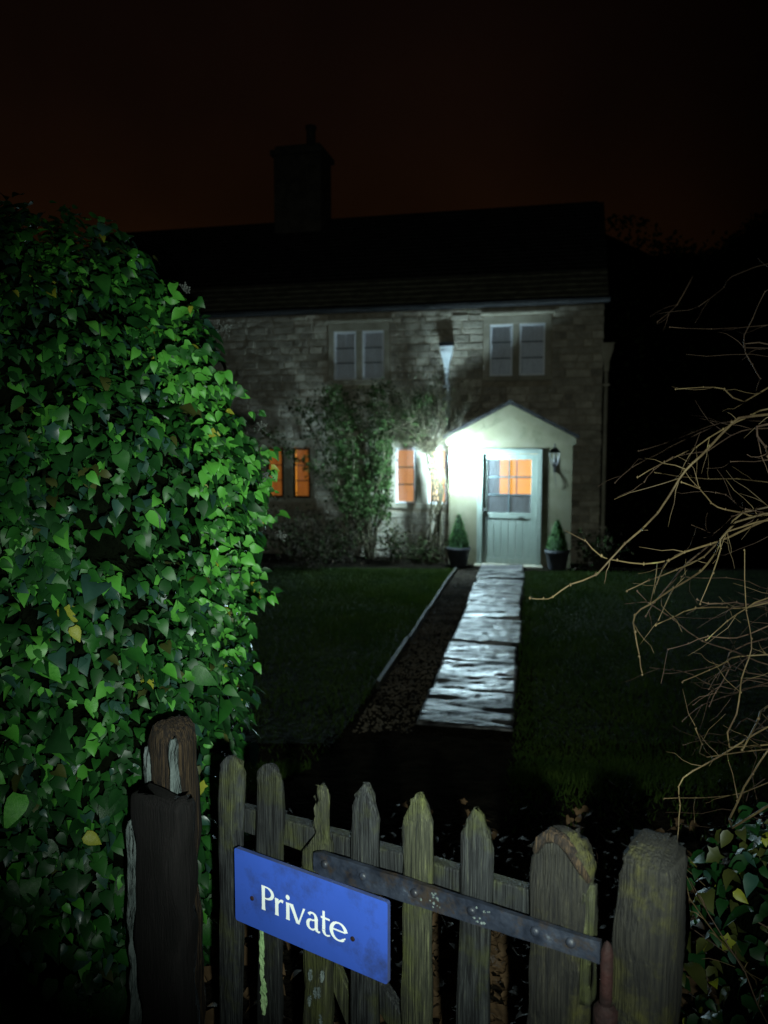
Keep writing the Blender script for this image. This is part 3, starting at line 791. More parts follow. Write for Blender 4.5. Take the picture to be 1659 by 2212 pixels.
# old twisted climber beside the porch: bundle of stems, fan of twigs
random.seed(58)
wi = thing('twisted_climber', 'old climber with bundled twisting bare stems fanning out beside the porch', 'climber', tuple(H(-1.27, .12, 0)), TH)
tops = []
for k in range(11):
    ph = k * .6; x0 = rr(-.16, .20)
    key = [(x0, rr(-.12, .06), 0), (x0 + rr(-.05, .05), rr(-.15, .05), .45), (.02 + .10 * math.sin(ph), -.10 + .05 * math.cos(ph), .85),
           (.06 + .10 * math.sin(ph + 1.1), -.10 + .05 * math.cos(ph + 1), 1.25), (-.03 + .08 * math.sin(ph + 2.2), -.06 + .05 * math.cos(ph + 2), 1.65),
           (-.12 + .07 * math.sin(ph + 3.2), -.03 + .05 * math.cos(ph + 3), 2.0)]
    pts = []
    for i in range(len(key) - 1):
        a, b = Vector(key[i]), Vector(key[i+1])
        for j in range(4): pts.append(a.lerp(b, j / 4) + Vector((rr(-.007, .007),) * 3))
    pts.append(Vector(key[-1])); n_ = len(pts)
    r0 = rr(.014, .028) * (1.15 if k < 4 else .8)
    MB().tube(pts, [r0 * (1 - .55 * i / n_) for i in range(n_)], 6).build('stem', 'vine', wi, True)
    tops.append(pts[-1])
MB().tube([(.06, -.12, .75), (.16, -.17, 1.0), (.27, -.20, 1.17), (.25, -.18, 1.28), (.16, -.14, 1.55), (.06, -.1, 1.8)], [.016, .015, .014, .013, .012, .01], 6).build('stem', 'vine', wi, True)
tw = MB(); lm = MB()
for k in range(150):
    a = random.gauss(-.15, .75)
    p = random.choice(tops) + Vector((rr(-.08, .08), rr(-.05, .05), rr(-.15, .05)))
    pts = wander(p, (math.sin(a), rr(-.35, .12), math.cos(a)), 8, rr(.09, .18), .16)
    for q_ in pts: q_.y = min(q_.y, .34)
    tw.tube(pts, [.0055 * (1 - .09 * i) for i in range(9)], 4)
    for i, q_ in enumerate(pts[2:]):
        for _ in range(1):
            if random.random() < .35: continue
            e2 = wander(q_, (rr(-1, 1), rr(-.6, .3), rr(-.2, 1)), 3, .06, .3)
            for e3 in e2: e3.y = min(e3.y, .34)
            tw.tube(e2, [.0025, .002, .0018, .0012], 3)
            if a < .3 and random.random() < .6:
                for e3 in e2[1:]:
                    for _ in range(1): leaf_quad(lm, e3 + Vector((rr(-.04, .04), rr(-.04, .02), rr(-.04, .04))), rr(.025, .05), Vector((rr(-.6, .6), -1, rr(-.2, .9))))
stuff(tw.build('twigs', 'vine', wi)); stuff(lm.build('foliage', 'climber_leaf', wi))
# bare tracery of shoots over the wall above the porch
random.seed(61)
wt_ = MB()
for k in range(34):
    u0 = rr(-.2, .5); pts = wander((u0, .33, rr(2.2, 2.6)), (rr(-.2, 1.1), 0, rr(.1, 1)), 11, rr(.09, .15), .22)
    for q_ in pts: q_.y = .335 + rr(-.01, .01)
    wt_.tube(pts, [.004 * (1 - .06 * i) for i in range(12)], 3)
stuff(wt_.build('wall_shoots', 'bark', wi))

# dark border shrubs under the ground-floor windows
def shrub(u, v, w, h, label, seed, mats=('shrub_leaf', 'dry_leaf'), n=780):
    random.seed(seed)
    t = thing('border_shrub', label, 'shrub', tuple(H(u, v, 0)), TH, 'dark shrubs in the border under the windows')
    lm = MB(); sm = MB()
    for k in range(26):
        a = rr(0, 6.28); pts = wander((rr(-.1, .1), rr(-.1, .1), 0), (math.cos(a) * w, math.sin(a) * w * .7, h * rr(.7, 1.5)), 6, h / 5.2 * rr(.7, 1.1), .2)
        sm.tube(pts, [.008, .006, .005, .004, .003, .002, .0015], 4)
        for p in pts[2:]:
            for _ in range(n // 130): 
                q_ = p + Vector((random.gauss(0, .09), random.gauss(0, .09), random.gauss(0, .07)))
                if q_.z > .02: leaf_quad(lm, q_, rr(.03, .07), None, 0 if random.random() < .6 else 1)
    sm.build('branches', 'bark', t); stuff(lm.build('foliage', list(mats), t))
shrub(-1.9, -.12, .5, .62, 'low brown shrub below the window beside the old climber', 71)
shrub(-2.75, -.25, .6, .85, 'dark twiggy shrub at the foot of the evergreen climber', 72)
shrub(-3.65, -.35, .6, .95, 'dark rounded shrub below the glowing orange window', 73)
shrub(-4.6, -.6, .6, 1.0, 'dark shrub between the ivy and the orange window', 74)
shrub(-3.0, -1.2, .6, .70, 'dark shrub at the front of the border beside the lawn', 75)
shrub(-1.35, -.02, .35, .40, 'low dark tuft around the base of the twisted stems', 76, n=900)
shrub(1.42, -.1, .4, .55, 'dark shrub at the right corner of the cottage', 77)

# evergreen hedges closing the garden behind and beside the house
def hedge(name, p, q_, h, th, label, seed):
    random.seed(seed)
    p, q_ = Vector(p), Vector(q_); d = (q_ - p); L_ = d.length; d.normalize(); nn_ = Vector((-d.y, d.x, 0))
    t = thing(name, label, 'hedge', tuple(p))
    m = MB(); ns = int(L_ / .5); prof = [(-.5, 0), (-.52, .5), (-.45, .9), (-.2, 1.0), (.2, 1.0), (.45, .9), (.52, .5), (.5, 0)]
    for i in range(ns + 1):
        for a, b in prof:
            w = d * (L_ * i / ns) + nn_ * (a * th); zz = b * h
            k = 1 + .12 * vnoise((w.x + p.x, w.y + p.y, zz), .9)
            m.v.append((w.x + nn_.x * a * .3 * k, w.y, zz * k))
    c = len(prof)
    for i in range(ns):
        for j in range(c - 1): m.f.append([i*c + j, (i+1)*c + j, (i+1)*c + j + 1, i*c + j + 1]); m.m.append(0)
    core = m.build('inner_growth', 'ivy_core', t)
    lm = MB()
    for _ in range(int(L_ * h * 130)):
        i = rr(0, L_); a, b = random.choice([(-.52, rr(.02, 1)), (rr(-.5, .5), 1.0), (.52, rr(.02, 1))])
        w = d * i + nn_ * (a * th * rr(.95, 1.15)); zz = b * h * (1 + .12 * vnoise((w.x + p.x, w.y + p.y, b * h), .9)) + rr(-.04, .12)
        leaf_quad(lm, (w.x, w.y, zz), rr(.07, .16), Vector((rr(-1, 1), -1, rr(0, 1))))
    stuff(lm.build('foliage', 'shrub_leaf', t))
hedge('boundary_hedge', (8.2, 3.0, 0), (9.6, 17.5, 0), 3.4, 1.3, 'tall dark hedge along the right side of the garden', 81)
hedge('boundary_hedge', (4.0, 18.5, 0), (26, 15.5, 0), 6.5, 2.0, 'high dark hedge beyond the right end of the cottage', 82)
hedge('boundary_hedge', (-5.2, 4.2, 0), (-7.5, 14, 0), 2.4, 1.0, 'dark hedge along the left side of the garden', 83)

# ================================================================== THE GATE
GA = math.atan2(-.5547, .83205); GT = R(-2.0)
G0 = (-.32, 1.70, .40)
GM = Matrix.Translation(G0) @ Matrix.Rotation(GA, 4, 'Z')
gate = thing('garden_gate', 'weathered low picket gate with pointed pales and an iron strap', 'gate', G0, GA)
def board(xc, z0, z1, hw, y0, y1, top='round', seed=0, lean=0.0, rows=30, rough=.0016, parent=gate, name='picket', matn='picket_wood', dome=None):
    """upright pale: lofted rounded section, worn edges, shaped head"""
    random.seed(seed); m = MB(); n = 12; off = rr(0, 50); yc, hd = (y0 + y1) / 2, (y1 - y0) / 2
    zs = [z0 + (z1 - z0) * (1 - (1 - i / rows) ** 1.6) for i in range(rows + 1)]
    for z in zs:
        d = z1 - z; wl = wr_ = hw
        if top == 'round': k = min(1, math.sqrt(max(0, 1 - (1 - min(1, d / (hw * 1.25))) ** 2))); wl = wr_ = hw * max(.10, k)
        elif top == 'point': k = min(1, .06 + (d / (hw * 2.1)) ** .72); wl = wr_ = hw * k
        elif top == 'broken':
            if d < .115: wl = hw * (-.16 + .10 * math.sin(d * 60)); wr_ = hw * (.82 - .25 * max(0, 1 - d / .03)); wl = -abs(wl) * (.3 if d > .05 else 1.2) + (.1 * hw if d > .07 else 0)
            elif d < .15: wl = hw * (.0 + (d - .115) / .035)
        elif top == 'rag': k = min(1, math.sqrt(max(0, 1 - (1 - min(1, (d + .006) / (dome or hw * .95))) ** 2))); wl = hw * k; wr_ = hw * min(1, k * 1.04)
        dep = hd * (.55 + .45 * min(1, d / .02))
        for j in range(n):
            a = 2 * math.pi * j / n; ca, sa = math.cos(a), math.sin(a)
            sx = math.copysign(abs(ca) ** .35, ca); sy = math.copysign(abs(sa) ** .45, sa)
            x = (wr_ if sx > 0 else wl) * abs(sx) * (1 if sx > 0 else -1)
            nz = rough * vnoise((off + x * 30, sy, z), 9) * 2.2 + rough * vnoise((off + x * 90, sy * 2, z * .4), 14) * 1.6
            m.v.append((xc + lean * (z1 - z) + x + nz, yc + sy * dep + nz * 1.6, z + (rough * 3 * vnoise((x * 60, off, sy), 5) if d < .05 else 0)))
    for i in range(rows):
        for j in range(n): m.f.append([i*n + j, i*n + (j+1) % n, (i+1)*n + (j+1) % n, (i+1)*n + j]); m.m.append(0)
    m.f.append([rows*n + j for j in range(n)]); m.m.append(0); m.f.append([j for j in reversed(range(n))]); m.m.append(0)
    return m.build(name, matn, parent, True)
board(-.064, .02, .930, .034, .030, .052, 'round', 1, -.03, matn='picket_wood')
board(.052, .02, .937, .034, .030, .052, 'round', 2, -.012)
p3 = board(.189, .02, .925, .033, .030, .052, 'broken', 3, -.012, rough=.003, matn='mossy_wood'); p3['label'] = 'mossy broken pale with a splintered narrow head'
board(.3125, .02, .956, .0325, .030, .052, 'point', 4, -.01)
board(.4405, .02, .968, .0325, .030, .052, 'point', 5, -.008, matn='mossy_wood')
board(.5665, .02, .971, .0320, .030, .052, 'point', 6, -.004)
st = board(.733, .02, .972, .057, .026, .066, 'rag', 7, 0, dome=.075, rough=.004, rows=44, name='stile', matn='post_wood'); st['label'] = 'wide weathered hanging stile with a split rotten head'
random.seed(90)
m = MB(); m.tube([(.705, .03, .955), (.72, .028, .968), (.738, .03, .962), (.752, .034, .948), (.77, .03, .925), (.785, .034, .90)], [.009, .014, .012, .013, .010, .006], 6); m.tube([(.69, .024, .93), (.70, .024, .955), (.715, .03, .97)], [.006, .01, .008], 5)
m.build('splintered_head', 'old_grain', st, True)
board(.786, .68, .895, .010, .022, .060, 'rag', 12, 0, name='split_sliver', matn='mossy_wood', parent=st)
# rails behind the pales and a diagonal brace
def rail(z, x0, x1, hgt, y0, y1, rise, name='rail', z2=None):
    m = MB(); n = 14
    random.seed(int(z * 1000))
    vs = []
    for i in range(n + 1):
        x = x0 + (x1 - x0) * i / n; zz = z + rise * (x - x0)
        for a, b in ((y0, -hgt / 2), (y1, -hgt / 2), (y1, hgt / 2), (y0, hgt / 2)): vs.append((x, a + rr(-.001, .001), zz + b + rr(-.0025, .0025)))
    m.add(vs, [(4*i + k, 4*i + 4 + k, 4*i + 4 + (k+1) % 4, 4*i + (k+1) % 4) for i in range(n) for k in range(4)] + [(0, 1, 2, 3), (4*n + 3, 4*n + 2, 4*n + 1, 4*n)])
    return bevel(m.build(name, 'picket_wood', gate), .004)
rail(.770, -.10, .68, .062, .054, .082, .045)
rail(.200, -.10, .68, .062, .054, .082, .03)
m = MB(); m.add([(.12, .056, .66), (.155, .056, .70), (.155, .078, .70), (.12, .078, .66), (.60, .056, .20), (.64, .056, .235), (.64, .078, .235), (.60, .078, .20)],
               [(0, 1, 2, 3), (4, 7, 6, 5), (0, 4, 5, 1), (1, 5, 6, 2), (2, 6, 7, 3), (3, 7, 4, 0)])
bevel(m.build('brace', 'picket_wood', gate), .004)
m = MB(); m.add([(.085, .084, .62), (.135, .084, .62), (.135, .100, .62), (.085, .100, .62), (.30, .084, .23), (.35, .084, .23), (.35, .100, .23), (.30, .100, .23)],
               [(0, 1, 2, 3), (4, 7, 6, 5), (0, 4, 5, 1), (1, 5, 6, 2), (2, 6, 7, 3), (3, 7, 4, 0)])
bevel(m.build('brace', 'mossy_wood', gate), .003)
# lichen crusts and paint flakes on the pales
def crust(x, z0, z1, w, seed, matn, name, y=.0285):
    random.seed(seed); m = MB(); n = 14; L_ = []; R_ = []
    for i in range(n + 1):
        z = z0 + (z1 - z0) * i / n; k = math.sin(math.pi * min(max(i / n, .04), .96)) ** .4
        L_.append((x - w * k * rr(.5, 1.0), y - rr(0, .0015), z)); R_.append((x + w * k * rr(.3, 1.0), y - rr(0, .0015), z))
    m.v = [v for pr_ in zip(L_, R_) for v in pr_]
    m.v += [(a, y + .004, c) for a, b, c in m.v]
    k2 = 2 * (n + 1)
    for i in range(n):
        m.f.append([2*i, 2*i + 1, 2*i + 3, 2*i + 2]); m.f.append([2*i, 2*i + 2, k2 + 2*i + 2, k2 + 2*i]); m.f.append([2*i + 1, k2 + 2*i + 1, k2 + 2*i + 3, 2*i + 3]); m.m += [0, 0, 0]
    return m.build(name, matn, gate)
crust(.030, .42, .55, .010, 5, 'lichen', 'lichen_patch')
crust(.033, .34, .43, .011, 6, 'lichen', 'lichen_patch')
for k, (x, z) in enumerate([(.205, .50), (.172, .49), (.186, .455), (.170, .43), (.20, .40), (.178, .375), (.196, .46)]):
    crust(x, z - .012, z + .014, .006, 40 + k, 'peeling_paint', 'paint_flake', .0275)
# iron strap hinge across the front, with bolts
SA = (.200, 1.168 - .40); SB = (.815, 1.196 - .40)
m = MB(); n = 30; random.seed(13)
for i in range(n + 1):
    t = i / n; x = SA[0] + (SB[0] - SA[0]) * t; z = SA[1] + (SB[1] - SA[1]) * t
    hw = (.026 if i else .020) * (1 - .26 * t) + rr(-.0008, .0008); y = .008 + rr(-.0006, .0006)
    m.v += [(x, y + .010, z - hw), (x, y, z - hw), (x, y - .001, z), (x, y, z + hw), (x, y + .010, z + hw)]
for i in range(n):
    for k in range(4): m.f.append([5*i + k, 5*i + 5 + k, 5*i + 6 + k, 5*i + 1 + k]); m.m.append(0)
m.f += [[0, 1, 2, 3, 4], [5*n + 4, 5*n + 3, 5*n + 2, 5*n + 1, 5*n]]; m.m += [0, 0]
strap = m.build('strap_hinge', 'strap_paint', gate); strap['label'] = 'dark blue-black iron strap with worn paint'
for x in (.232, .33, .452, .575, .70, .765):
    t = (x - SA[0]) / (SB[0] - SA[0]); z = SA[1] + (SB[1] - SA[1]) * t
    b_ = MB(); b_.lathe(0, 0, [(.009, .003), (.0085, -.003), (.005, -.0055), (.0005, -.006)], 10); b_.v = [(x + a, .006 + c, z + b + .004) for a, b, c in b_.v]
    b_.build('bolt', 'strap_paint', strap, True)
m = MB()                                                    # bare chips in the strap's paint
for k in range(26):
    x = random.choice([.475, .49, .50, .585, .595, .61]) + rr(-.012, .012); t = (x - SA[0]) / (SB[0] - SA[0]); z = SA[1] + (SB[1] - SA[1]) * t + rr(-.016, .016); r_ = rr(.001, .0035)
    a0 = rr(0, 6); m.add([(x + r_ * math.cos(a0 + j * 1.256) * rr(.6, 1.3), .0062, z + r_ * math.sin(a0 + j * 1.256) * rr(.6, 1.3)) for j in range(5)] , [(0, 1, 2, 3, 4)])
m.build('paint_chips', 'peeling_paint', strap)
# rusty pintle and knuckle at the hinge end
m = MB(); m.lathe(.826, .012, [(.001, .70), (.010, .70), (.011, .72), (.011, .80), (.006, .815), (.001, .82)], 10); m.lathe(.826, .012, [(.017, .655), (.021, .67), (.021, .70), (.012, .71)], 12); m.tube([(.826, .012, .66), (.845, .03, .655), (.86, .06, .655)], .010, 8)
m.build('pintle', 'rust', gate, True)

# ------------------------------------------------------------------ the sign
sign = thing('private_sign', 'blue rectangular plate lettered Private in white, screwed to the gate', 'sign', tuple(GM @ Vector((.185, .0, .57))), GA)
W2, HH = .208, .172; SH = .022                              # the plate hangs a touch out of level
def sz(x, z): return z + SH * x
m = MB(); ang = []
cr = .006
for cx, cz, a0 in ((W2 - cr, cr, -90), (W2 - cr, HH - cr, 0), (-W2 + cr, HH - cr, 90), (-W2 + cr, cr, 180)):
    for k in range(5): ang.append((cx + cr * math.cos(R(a0 + k * 22.5)), cz + cr * math.sin(R(a0 + k * 22.5))))
n = len(ang)
m.add([(x, .0, sz(x, z)) for x, z in ang] + [(x, .010, sz(x, z)) for x, z in ang], [list(range(n))], 0)
m.add([(x, .0, sz(x, z)) for x, z in ang] + [(x, .010, sz(x, z)) for x, z in ang], [(k, (k+1) % n, (k+1) % n + n, k + n) for k in range(n)] + [list(range(2*n - 1, n - 1, -1))], 1)
m.build('plate', ['sign_blue', 'sign_edge'], sign)
class Glyph:
    def __init__(s): s.m = MB(); s.k = 0
    def rib(s, pts, ws, vert=None):
        """ribbon of varying pen width; pts in cap heights"""
        pts = [Vector((a, b)) for a, b in pts]; n = len(pts)
        if not hasattr(ws, '__len__'): ws = [ws] * n
        vs = []; y = -.0006 - .00012 * s.k; s.k += 1
        for i, p in enumerate(pts):
            t = (pts[min(i+1, n-1)] - pts[max(i-1, 0)]).normalized(); q_ = Vector((-t.y, t.x)) if vert is None else Vector(vert)
            for sg in (1, -1): w = p + q_ * ws[i] * .5 * sg; vs.append((w.x, y, w.y))
        s.m.add(vs, [(2*i, 2*i + 1, 2*i + 3, 2*i + 2) for i in range(n - 1)]); return s
    def stem(s, x, z0, z1, w=.165): 
        N = 8; return s.rib([(x, z0 + (z1 - z0) * i / N) for i in range(N + 1)], [w * (1 + .20 * abs(2 * i / N - 1) ** 5) for i in range(N + 1)], (1, 0))
    def arc(s, cx, cz, rx, rz, a0, a1, thin=.06, thick=.16, n=26, ends=1.0, tilt=0):
        pts = []; ws = []
        for i in range(n + 1):
            a = R(a0 + (a1 - a0) * i / n); pts.append((cx + rx * math.cos(a), cz + rz * math.sin(a))); ws.append(thin + (thick - thin) * abs(math.cos(a - R(tilt))) ** 1.6)
        return s.rib(pts, ws)
    def disc(s, cx, cz, r_):
        y = -.0006 - .00012 * s.k; s.k += 1
        s.m.add([(cx + r_ * math.cos(k * .3927), y, cz + r_ * math.sin(k * .3927)) for k in range(16)], [list(range(16))]); return s
    def done(s, ch):
        K = .0565; x0 = -.127 
        s.m.v = [(x0 + a * K, b, sz(x0 + a * K, .052 + c * K)) for a, b, c in s.m.v]
        o = s.m.build('letter', 'sign_white', sign); o['label'] = 'white letter ' + ch
Glyph().stem(.11, 0, 1).arc(.24, .735, .35, .235, 97, -100, .06, .155).rib([(.11, .965), (.26, .970)], .06).done('P')
Glyph().stem(.80, 0, .69).rib([(.84, .44), (.90, .56), (.98, .64), (1.07, .655), (1.13, .635)], [.05, .07, .09, .125, .13]).done('r')
Glyph().stem(1.36, 0, .69).disc(1.36, .90, .10).done('i')
Glyph().rib([(1.52, .70), (1.70, .34), (1.865, .0)], [.20, .17, .17], (1, 0)).rib([(1.88, .0), (2.02, .34), (2.17, .70)], [.085, .075, .10], (1, 0)).done('v')
Glyph().stem(2.745, .06, .48, .15).rib([(2.70, .10), (2.76, .04), (2.86, .0), (2.93, .03)], [.12, .11, .09, .05]).arc(2.56, .46, .19, .21, 150, 0, .07, .15).arc(2.53, .20, .185, .19, 70, 300, .065, .15).rib([(2.56, .385), (2.74, .43)], .06).rib([(2.60, .02), (2.75, .12)], .06).done('a')
Glyph().rib([(3.10, .92), (3.10, .2)], [.10, .15], (1, 0)).arc(3.25, .19, .155, .185, 180, 290, .06, .15).rib([(3.29, .015), (3.40, .05)], [.07, .05]).rib([(2.97, .655), (3.39, .655)], .075).done('t')
Glyph().arc(3.79, .34, .335, .335, 8, 312, .065, .165, 40).rib([(3.99, .085), (4.10, .17)], [.07, .045]).rib([(3.47, .385), (4.10, .385)], .06).done('e')
for x, z in ((-.155, .068), (.123, .068)):
    s_ = MB(); s_.lathe(0, 0, [(.0055, -.0002), (.005, -.002), (.0025, -.0028), (.0003, -.003)], 10); s_.v = [(x + a, c, sz(x, z) + b) for a, b, c in s_.v]; s_.build('screw', 'rust', sign, True)

# ------------------------------------------------------------------ posts
def place(u, y, z=.0): return tuple(GM @ Vector((u, y, z)))
lp = thing('gate_post', 'rotten timber gate post with rounded head standing in the ivy', 'post', place(-.362, .13), GA, 'posts either side of the gate')
board(0, -.1, .935, .047, -.05, .045, 'round', 21, 0, parent=lp, name='post_head', matn='old_grain', rough=.004)
board(.046, .66, .90, .006, -.054, -.030, 'rag', 22, 0, parent=lp, name='lichened_edge', matn='peeling_paint', rough=.003)
board(-.048, .68, .86, .006, -.052, -.03, 'rag', 27, 0, parent=lp, name='lichened_edge', matn='peeling_paint', rough=.003)
sp = thing('shutting_post', 'dark square timber board standing in front of the ivy-covered post', 'post', place(-.297, .030), GA, 'posts either side of the gate')
board(0, -.1, .785, .084, -.035, .035, 'rag', 23, .010, dome=.018, parent=sp, name='board', matn='dark_timber', rough=.005, rows=40)
board(-.090, -.1, .70, .006, -.036, .0, 'rag', 24, -.018, parent=sp, name='pale_batten', matn='peeling_paint', rough=.003, rows=40)
rp = thing('gate_post', 'thick mossy hanging post with a domed top right of the gate', 'post', place(.880, .075), GA, 'posts either side of the gate')
board(0, -.1, .985, .051, -.06, .06, 'rag', 25, -.02, dome=.065, parent=rp, name='post', matn='post_wood', rough=.004, rows=44)

# ================================================================== IVY, SHRUB AND LITTER BY THE GATE
def leaf_rows(kind):
    if kind == 'ovate': return [(0, .03, 0), (.05, .22, -.05), (.24, .35, -.02), (.48, .33, 0), (.72, .20, 0), (.90, .07, 0), (1, .004, 0)]
    if kind == 'heart': return [(0, .03, 0), (.05, .42, -.16), (.22, .56, -.02), (.45, .47, .0), (.68, .30, 0), (.88, .12, 0), (1, .004, 0)]
    return [(0, .03, 0), (.04, .40, -.14), (.16, .40, .10), (.32, .62, .16), (.50, .34, .02), (.70, .26, .02), (.88, .10, 0), (1, .004, 0)]   # lobed
def leaf_geo(kind, fold, droop, twist=0.0):
    vs = []; rows_ = leaf_rows(kind)
    for y, w, back in rows_:
        z = -droop * y * y
        vs += [(-w, y + back, z + fold * w - twist * w * y), (0, y, z), (w, y + back, z + fold * w + twist * w * y)]
    fs = []
    for i in range(len(rows_) - 1):
        a = 3 * i; fs += [(a, a + 1, a + 4, a + 3), (a + 1, a + 2, a + 5, a + 4)]
    return vs, fs
random.seed(101)
LEAVES = [leaf_geo(k, f, d, t) for k in ('ovate', 'ovate', 'heart', 'lobed') for f, d, t in ((.42, .35, .3), (.16, .60, -.35))]
IVY_MATS = ['leaf_dark', 'leaf_mid', 'leaf_light', 'leaf_blue', 'leaf_yellow', 'leaf_olive']
LEAF_ME = {}
def leaf_mesh(gi, mi):
    if (gi, mi) not in LEAF_ME:
        me = bpy.data.meshes.new('leaf'); me.from_pydata(LEAVES[gi][0], [], LEAVES[gi][1]); me.materials.append(MATS[IVY_MATS[mi]])
        me.polygons.foreach_set('use_smooth', [True] * len(me.polygons)); LEAF_ME[gi, mi] = me
    return LEAF_ME[gi, mi]
def frame(nrm, tip):
    n = nrm.normalized(); t = (tip - n * tip.dot(n))
    t = t.normalized() if t.length > 1e-4 else Vector((1, 0, 0)); x = t.cross(n)
    return Matrix((x, t, n)).transposed()
def ivy_thing(name, label, cat, base, blobs, count, size, mixw, sprigs, seed, keep, nbig, core_scale=.80, group=None):
    random.seed(seed); base = Vector(base)
    t = thing(name, label, cat, tuple(base), 0, group)
    EL = [(Vector(c), Vector(r)) for c, r in blobs]
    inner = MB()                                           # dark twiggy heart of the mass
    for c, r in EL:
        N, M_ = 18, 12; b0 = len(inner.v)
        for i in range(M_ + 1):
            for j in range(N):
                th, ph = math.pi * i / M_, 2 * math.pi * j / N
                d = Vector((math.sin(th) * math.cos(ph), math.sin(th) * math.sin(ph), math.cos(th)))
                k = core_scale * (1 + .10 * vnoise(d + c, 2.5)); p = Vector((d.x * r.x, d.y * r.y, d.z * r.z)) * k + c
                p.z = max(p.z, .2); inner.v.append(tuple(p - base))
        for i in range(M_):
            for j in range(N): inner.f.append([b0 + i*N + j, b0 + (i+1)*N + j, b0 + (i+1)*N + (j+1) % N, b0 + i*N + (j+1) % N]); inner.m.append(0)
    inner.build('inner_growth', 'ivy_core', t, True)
    weights = [r.x * r.z + r.y * r.z for c, r in EL]
    out = []; stems = MB()
    def put(p, n, tip, s, mi, gi=None):
        out.append((p, n, tip, s, mi, random.randrange(6) if gi is None else gi))
    def pick(): return random.choices(range(len(IVY_MATS)), mixw)[0]
    tries = 0
    while len(out) < count and tries < count * 30:
        tries += 1
        c, r = random.choices(EL, weights)[0]
        d = Vector((random.gauss(0, 1), random.gauss(0, 1), random.gauss(0, 1))).normalized()
        n = Vector((d.x / r.x, d.y / r.y, d.z / r.z)).normalized()
        lump = 1 + .11 * vnoise(Vector((d.x * r.x, d.y * r.y, d.z * r.z)) + c, 3.4) + .05 * vnoise(Vector(d) * 3 + c, 5)
        p = Vector((d.x * r.x, d.y * r.y, d.z * r.z)) * (lump * rr(.84, 1.06)) + c
        if not keep(p, n): continue
        if any(c2 is not c and sum(((p[k] - c2[k]) / (r2[k] * .93)) ** 2 for k in range(3)) < 1 for c2, r2 in EL): continue
        if vnoise(p, 5.5) < -.43: continue                  # small gaps into the dark heart
        flat = random.random() < .10                        # most leaves lie like shingles, some face out
        gi_ = random.choice((4, 5, 6, 7)) if flat else random.choice((0, 1, 2, 3, 0, 1, 2, 3, 4, 5))
        nn_ = n * (1.0 if flat else .42) + Vector((0, 0, .3 if flat else .95)) + Vector((random.gauss(0, .50), random.gauss(0, .45), random.gauss(0, .35)))
        tip = Vector((rr(-.6, 1.1), rr(-.7, .3), -.45)) + n * .5
        s = size * rr(.45, 1.3) * (1.6 if random.random() < .10 else 1)
        put(p, nn_, tip, s * (1.0 if flat else 1.2), pick(), gi_)
        if random.random() < .22:
            q_ = p - n * rr(.03, .07) + Vector((rr(-.03, .03), 0, rr(.0, .05)))
            stems.tube([p, p.lerp(q_, .5) + Vector((0, 0, .008)), q_], .0017, 3)
        if random.random() < .06:                          # pale runner stem
            q_ = wander(p, (rr(-.4, .5), rr(-.5, -.1), rr(-.4, 1)), 4, rr(.025, .045), .25); stems.tube(q_, [.0028, .0025, .0022, .0018, .0014], 4)
    for (p, d, L_, n_) in sprigs():
        pts = wander(p, d, 6, L_ / 6, .14, -.02); stems.tube(pts, [.003, .0028, .0025, .002, .0018, .0015, .001], 4)
        for i in range(n_):
            a = pts[1 + (i * 6 // n_) % 6]; sd_ = 1 if i % 2 else -1
            tip = Vector(d) * .55 + Vector((rr(-.6, .6), rr(-.6, .3), rr(-.9, .3)))
            put(a + Vector((rr(-.012, .012), rr(-.012, .012), rr(-.01, .01))), Vector((rr(-.3, .5), -.75 + rr(-.4, .4), .75)) + Vector((random.gauss(0, .3),) * 3), tip, size * rr(.55, 1.15), random.choices(range(len(IVY_MATS)), [.1, .4, .48, .0, .02, 0])[0])  # sprigs lean to the palest leaves: the ivy's lit edge put into colour
    vis = sorted(range(len(out)), key=lambda i: -out[i][3] / max(.3, out[i][0].y) * max(.05, abs(out[i][1].normalized().dot((Vector((0, 0, 2.05)) - out[i][0]).normalized()))))
    big = set(vis[:nbig])
    rest = MB()
    for i, (p, n, tip, s, mi, gi) in enumerate(out):
        Mx = frame(n, tip) * s
        if i in big:
            o = link('leaf', leaf_mesh(gi, mi), t); o.matrix_local = Matrix.Translation(p - base) @ Mx.to_4x4()
        else:
            q0 = p - base; rest.add([tuple(q0 + Mx @ Vector(v)) for v in LEAVES[gi][0]], LEAVES[gi][1], mi)
    stuff(rest.build('foliage', IVY_MATS, t, True)); stuff(stems.build('stems', 'ivy_stem', t))
    return t

IVY = [((-1.08, 2.85, 1.80), (.59, .62, .66)), ((-1.32, 2.95, 2.18), (.66, .62, .66)), ((-1.75, 3.0, 2.15), (.75, .65, .86)),
       ((-1.05, 2.62, 1.25), (.56, .52, .72)), ((-.98, 2.38, .85), (.50, .36, .62)), ((-1.55, 2.55, 1.35), (.75, .60, .95)),
       ((-1.45, 2.30, .85), (.70, .50, .85)), ((-2.0, 2.75, 1.6), (.8, .7, 1.2)), ((-.80, 2.48, .75), (.33, .30, .50))]
def left_sprigs():
    L_ = []
    for k in range(110):
        z = rr(1.25, 2.45); x = -.575 - .25 * max(0, (z - 2.05) / .4) - .12 * max(0, (1.5 - z) / .3)
        L_.append((Vector((x + rr(-.06, .03), rr(2.45, 2.95), z)), (rr(.5, 1.0), rr(-.5, .3), rr(-.5, .35)), rr(.10, .20), 12))
    for k in range(40):
        x = rr(-1.6, -.7); z = 2.42 + (-.6 - x) * .32 + rr(-.08, .05)
        L_.append((Vector((x, rr(2.6, 2.9), z)), (rr(-.3, .6), rr(-.4, .2), rr(.2, 1)), rr(.08, .18), 8))
    return L_
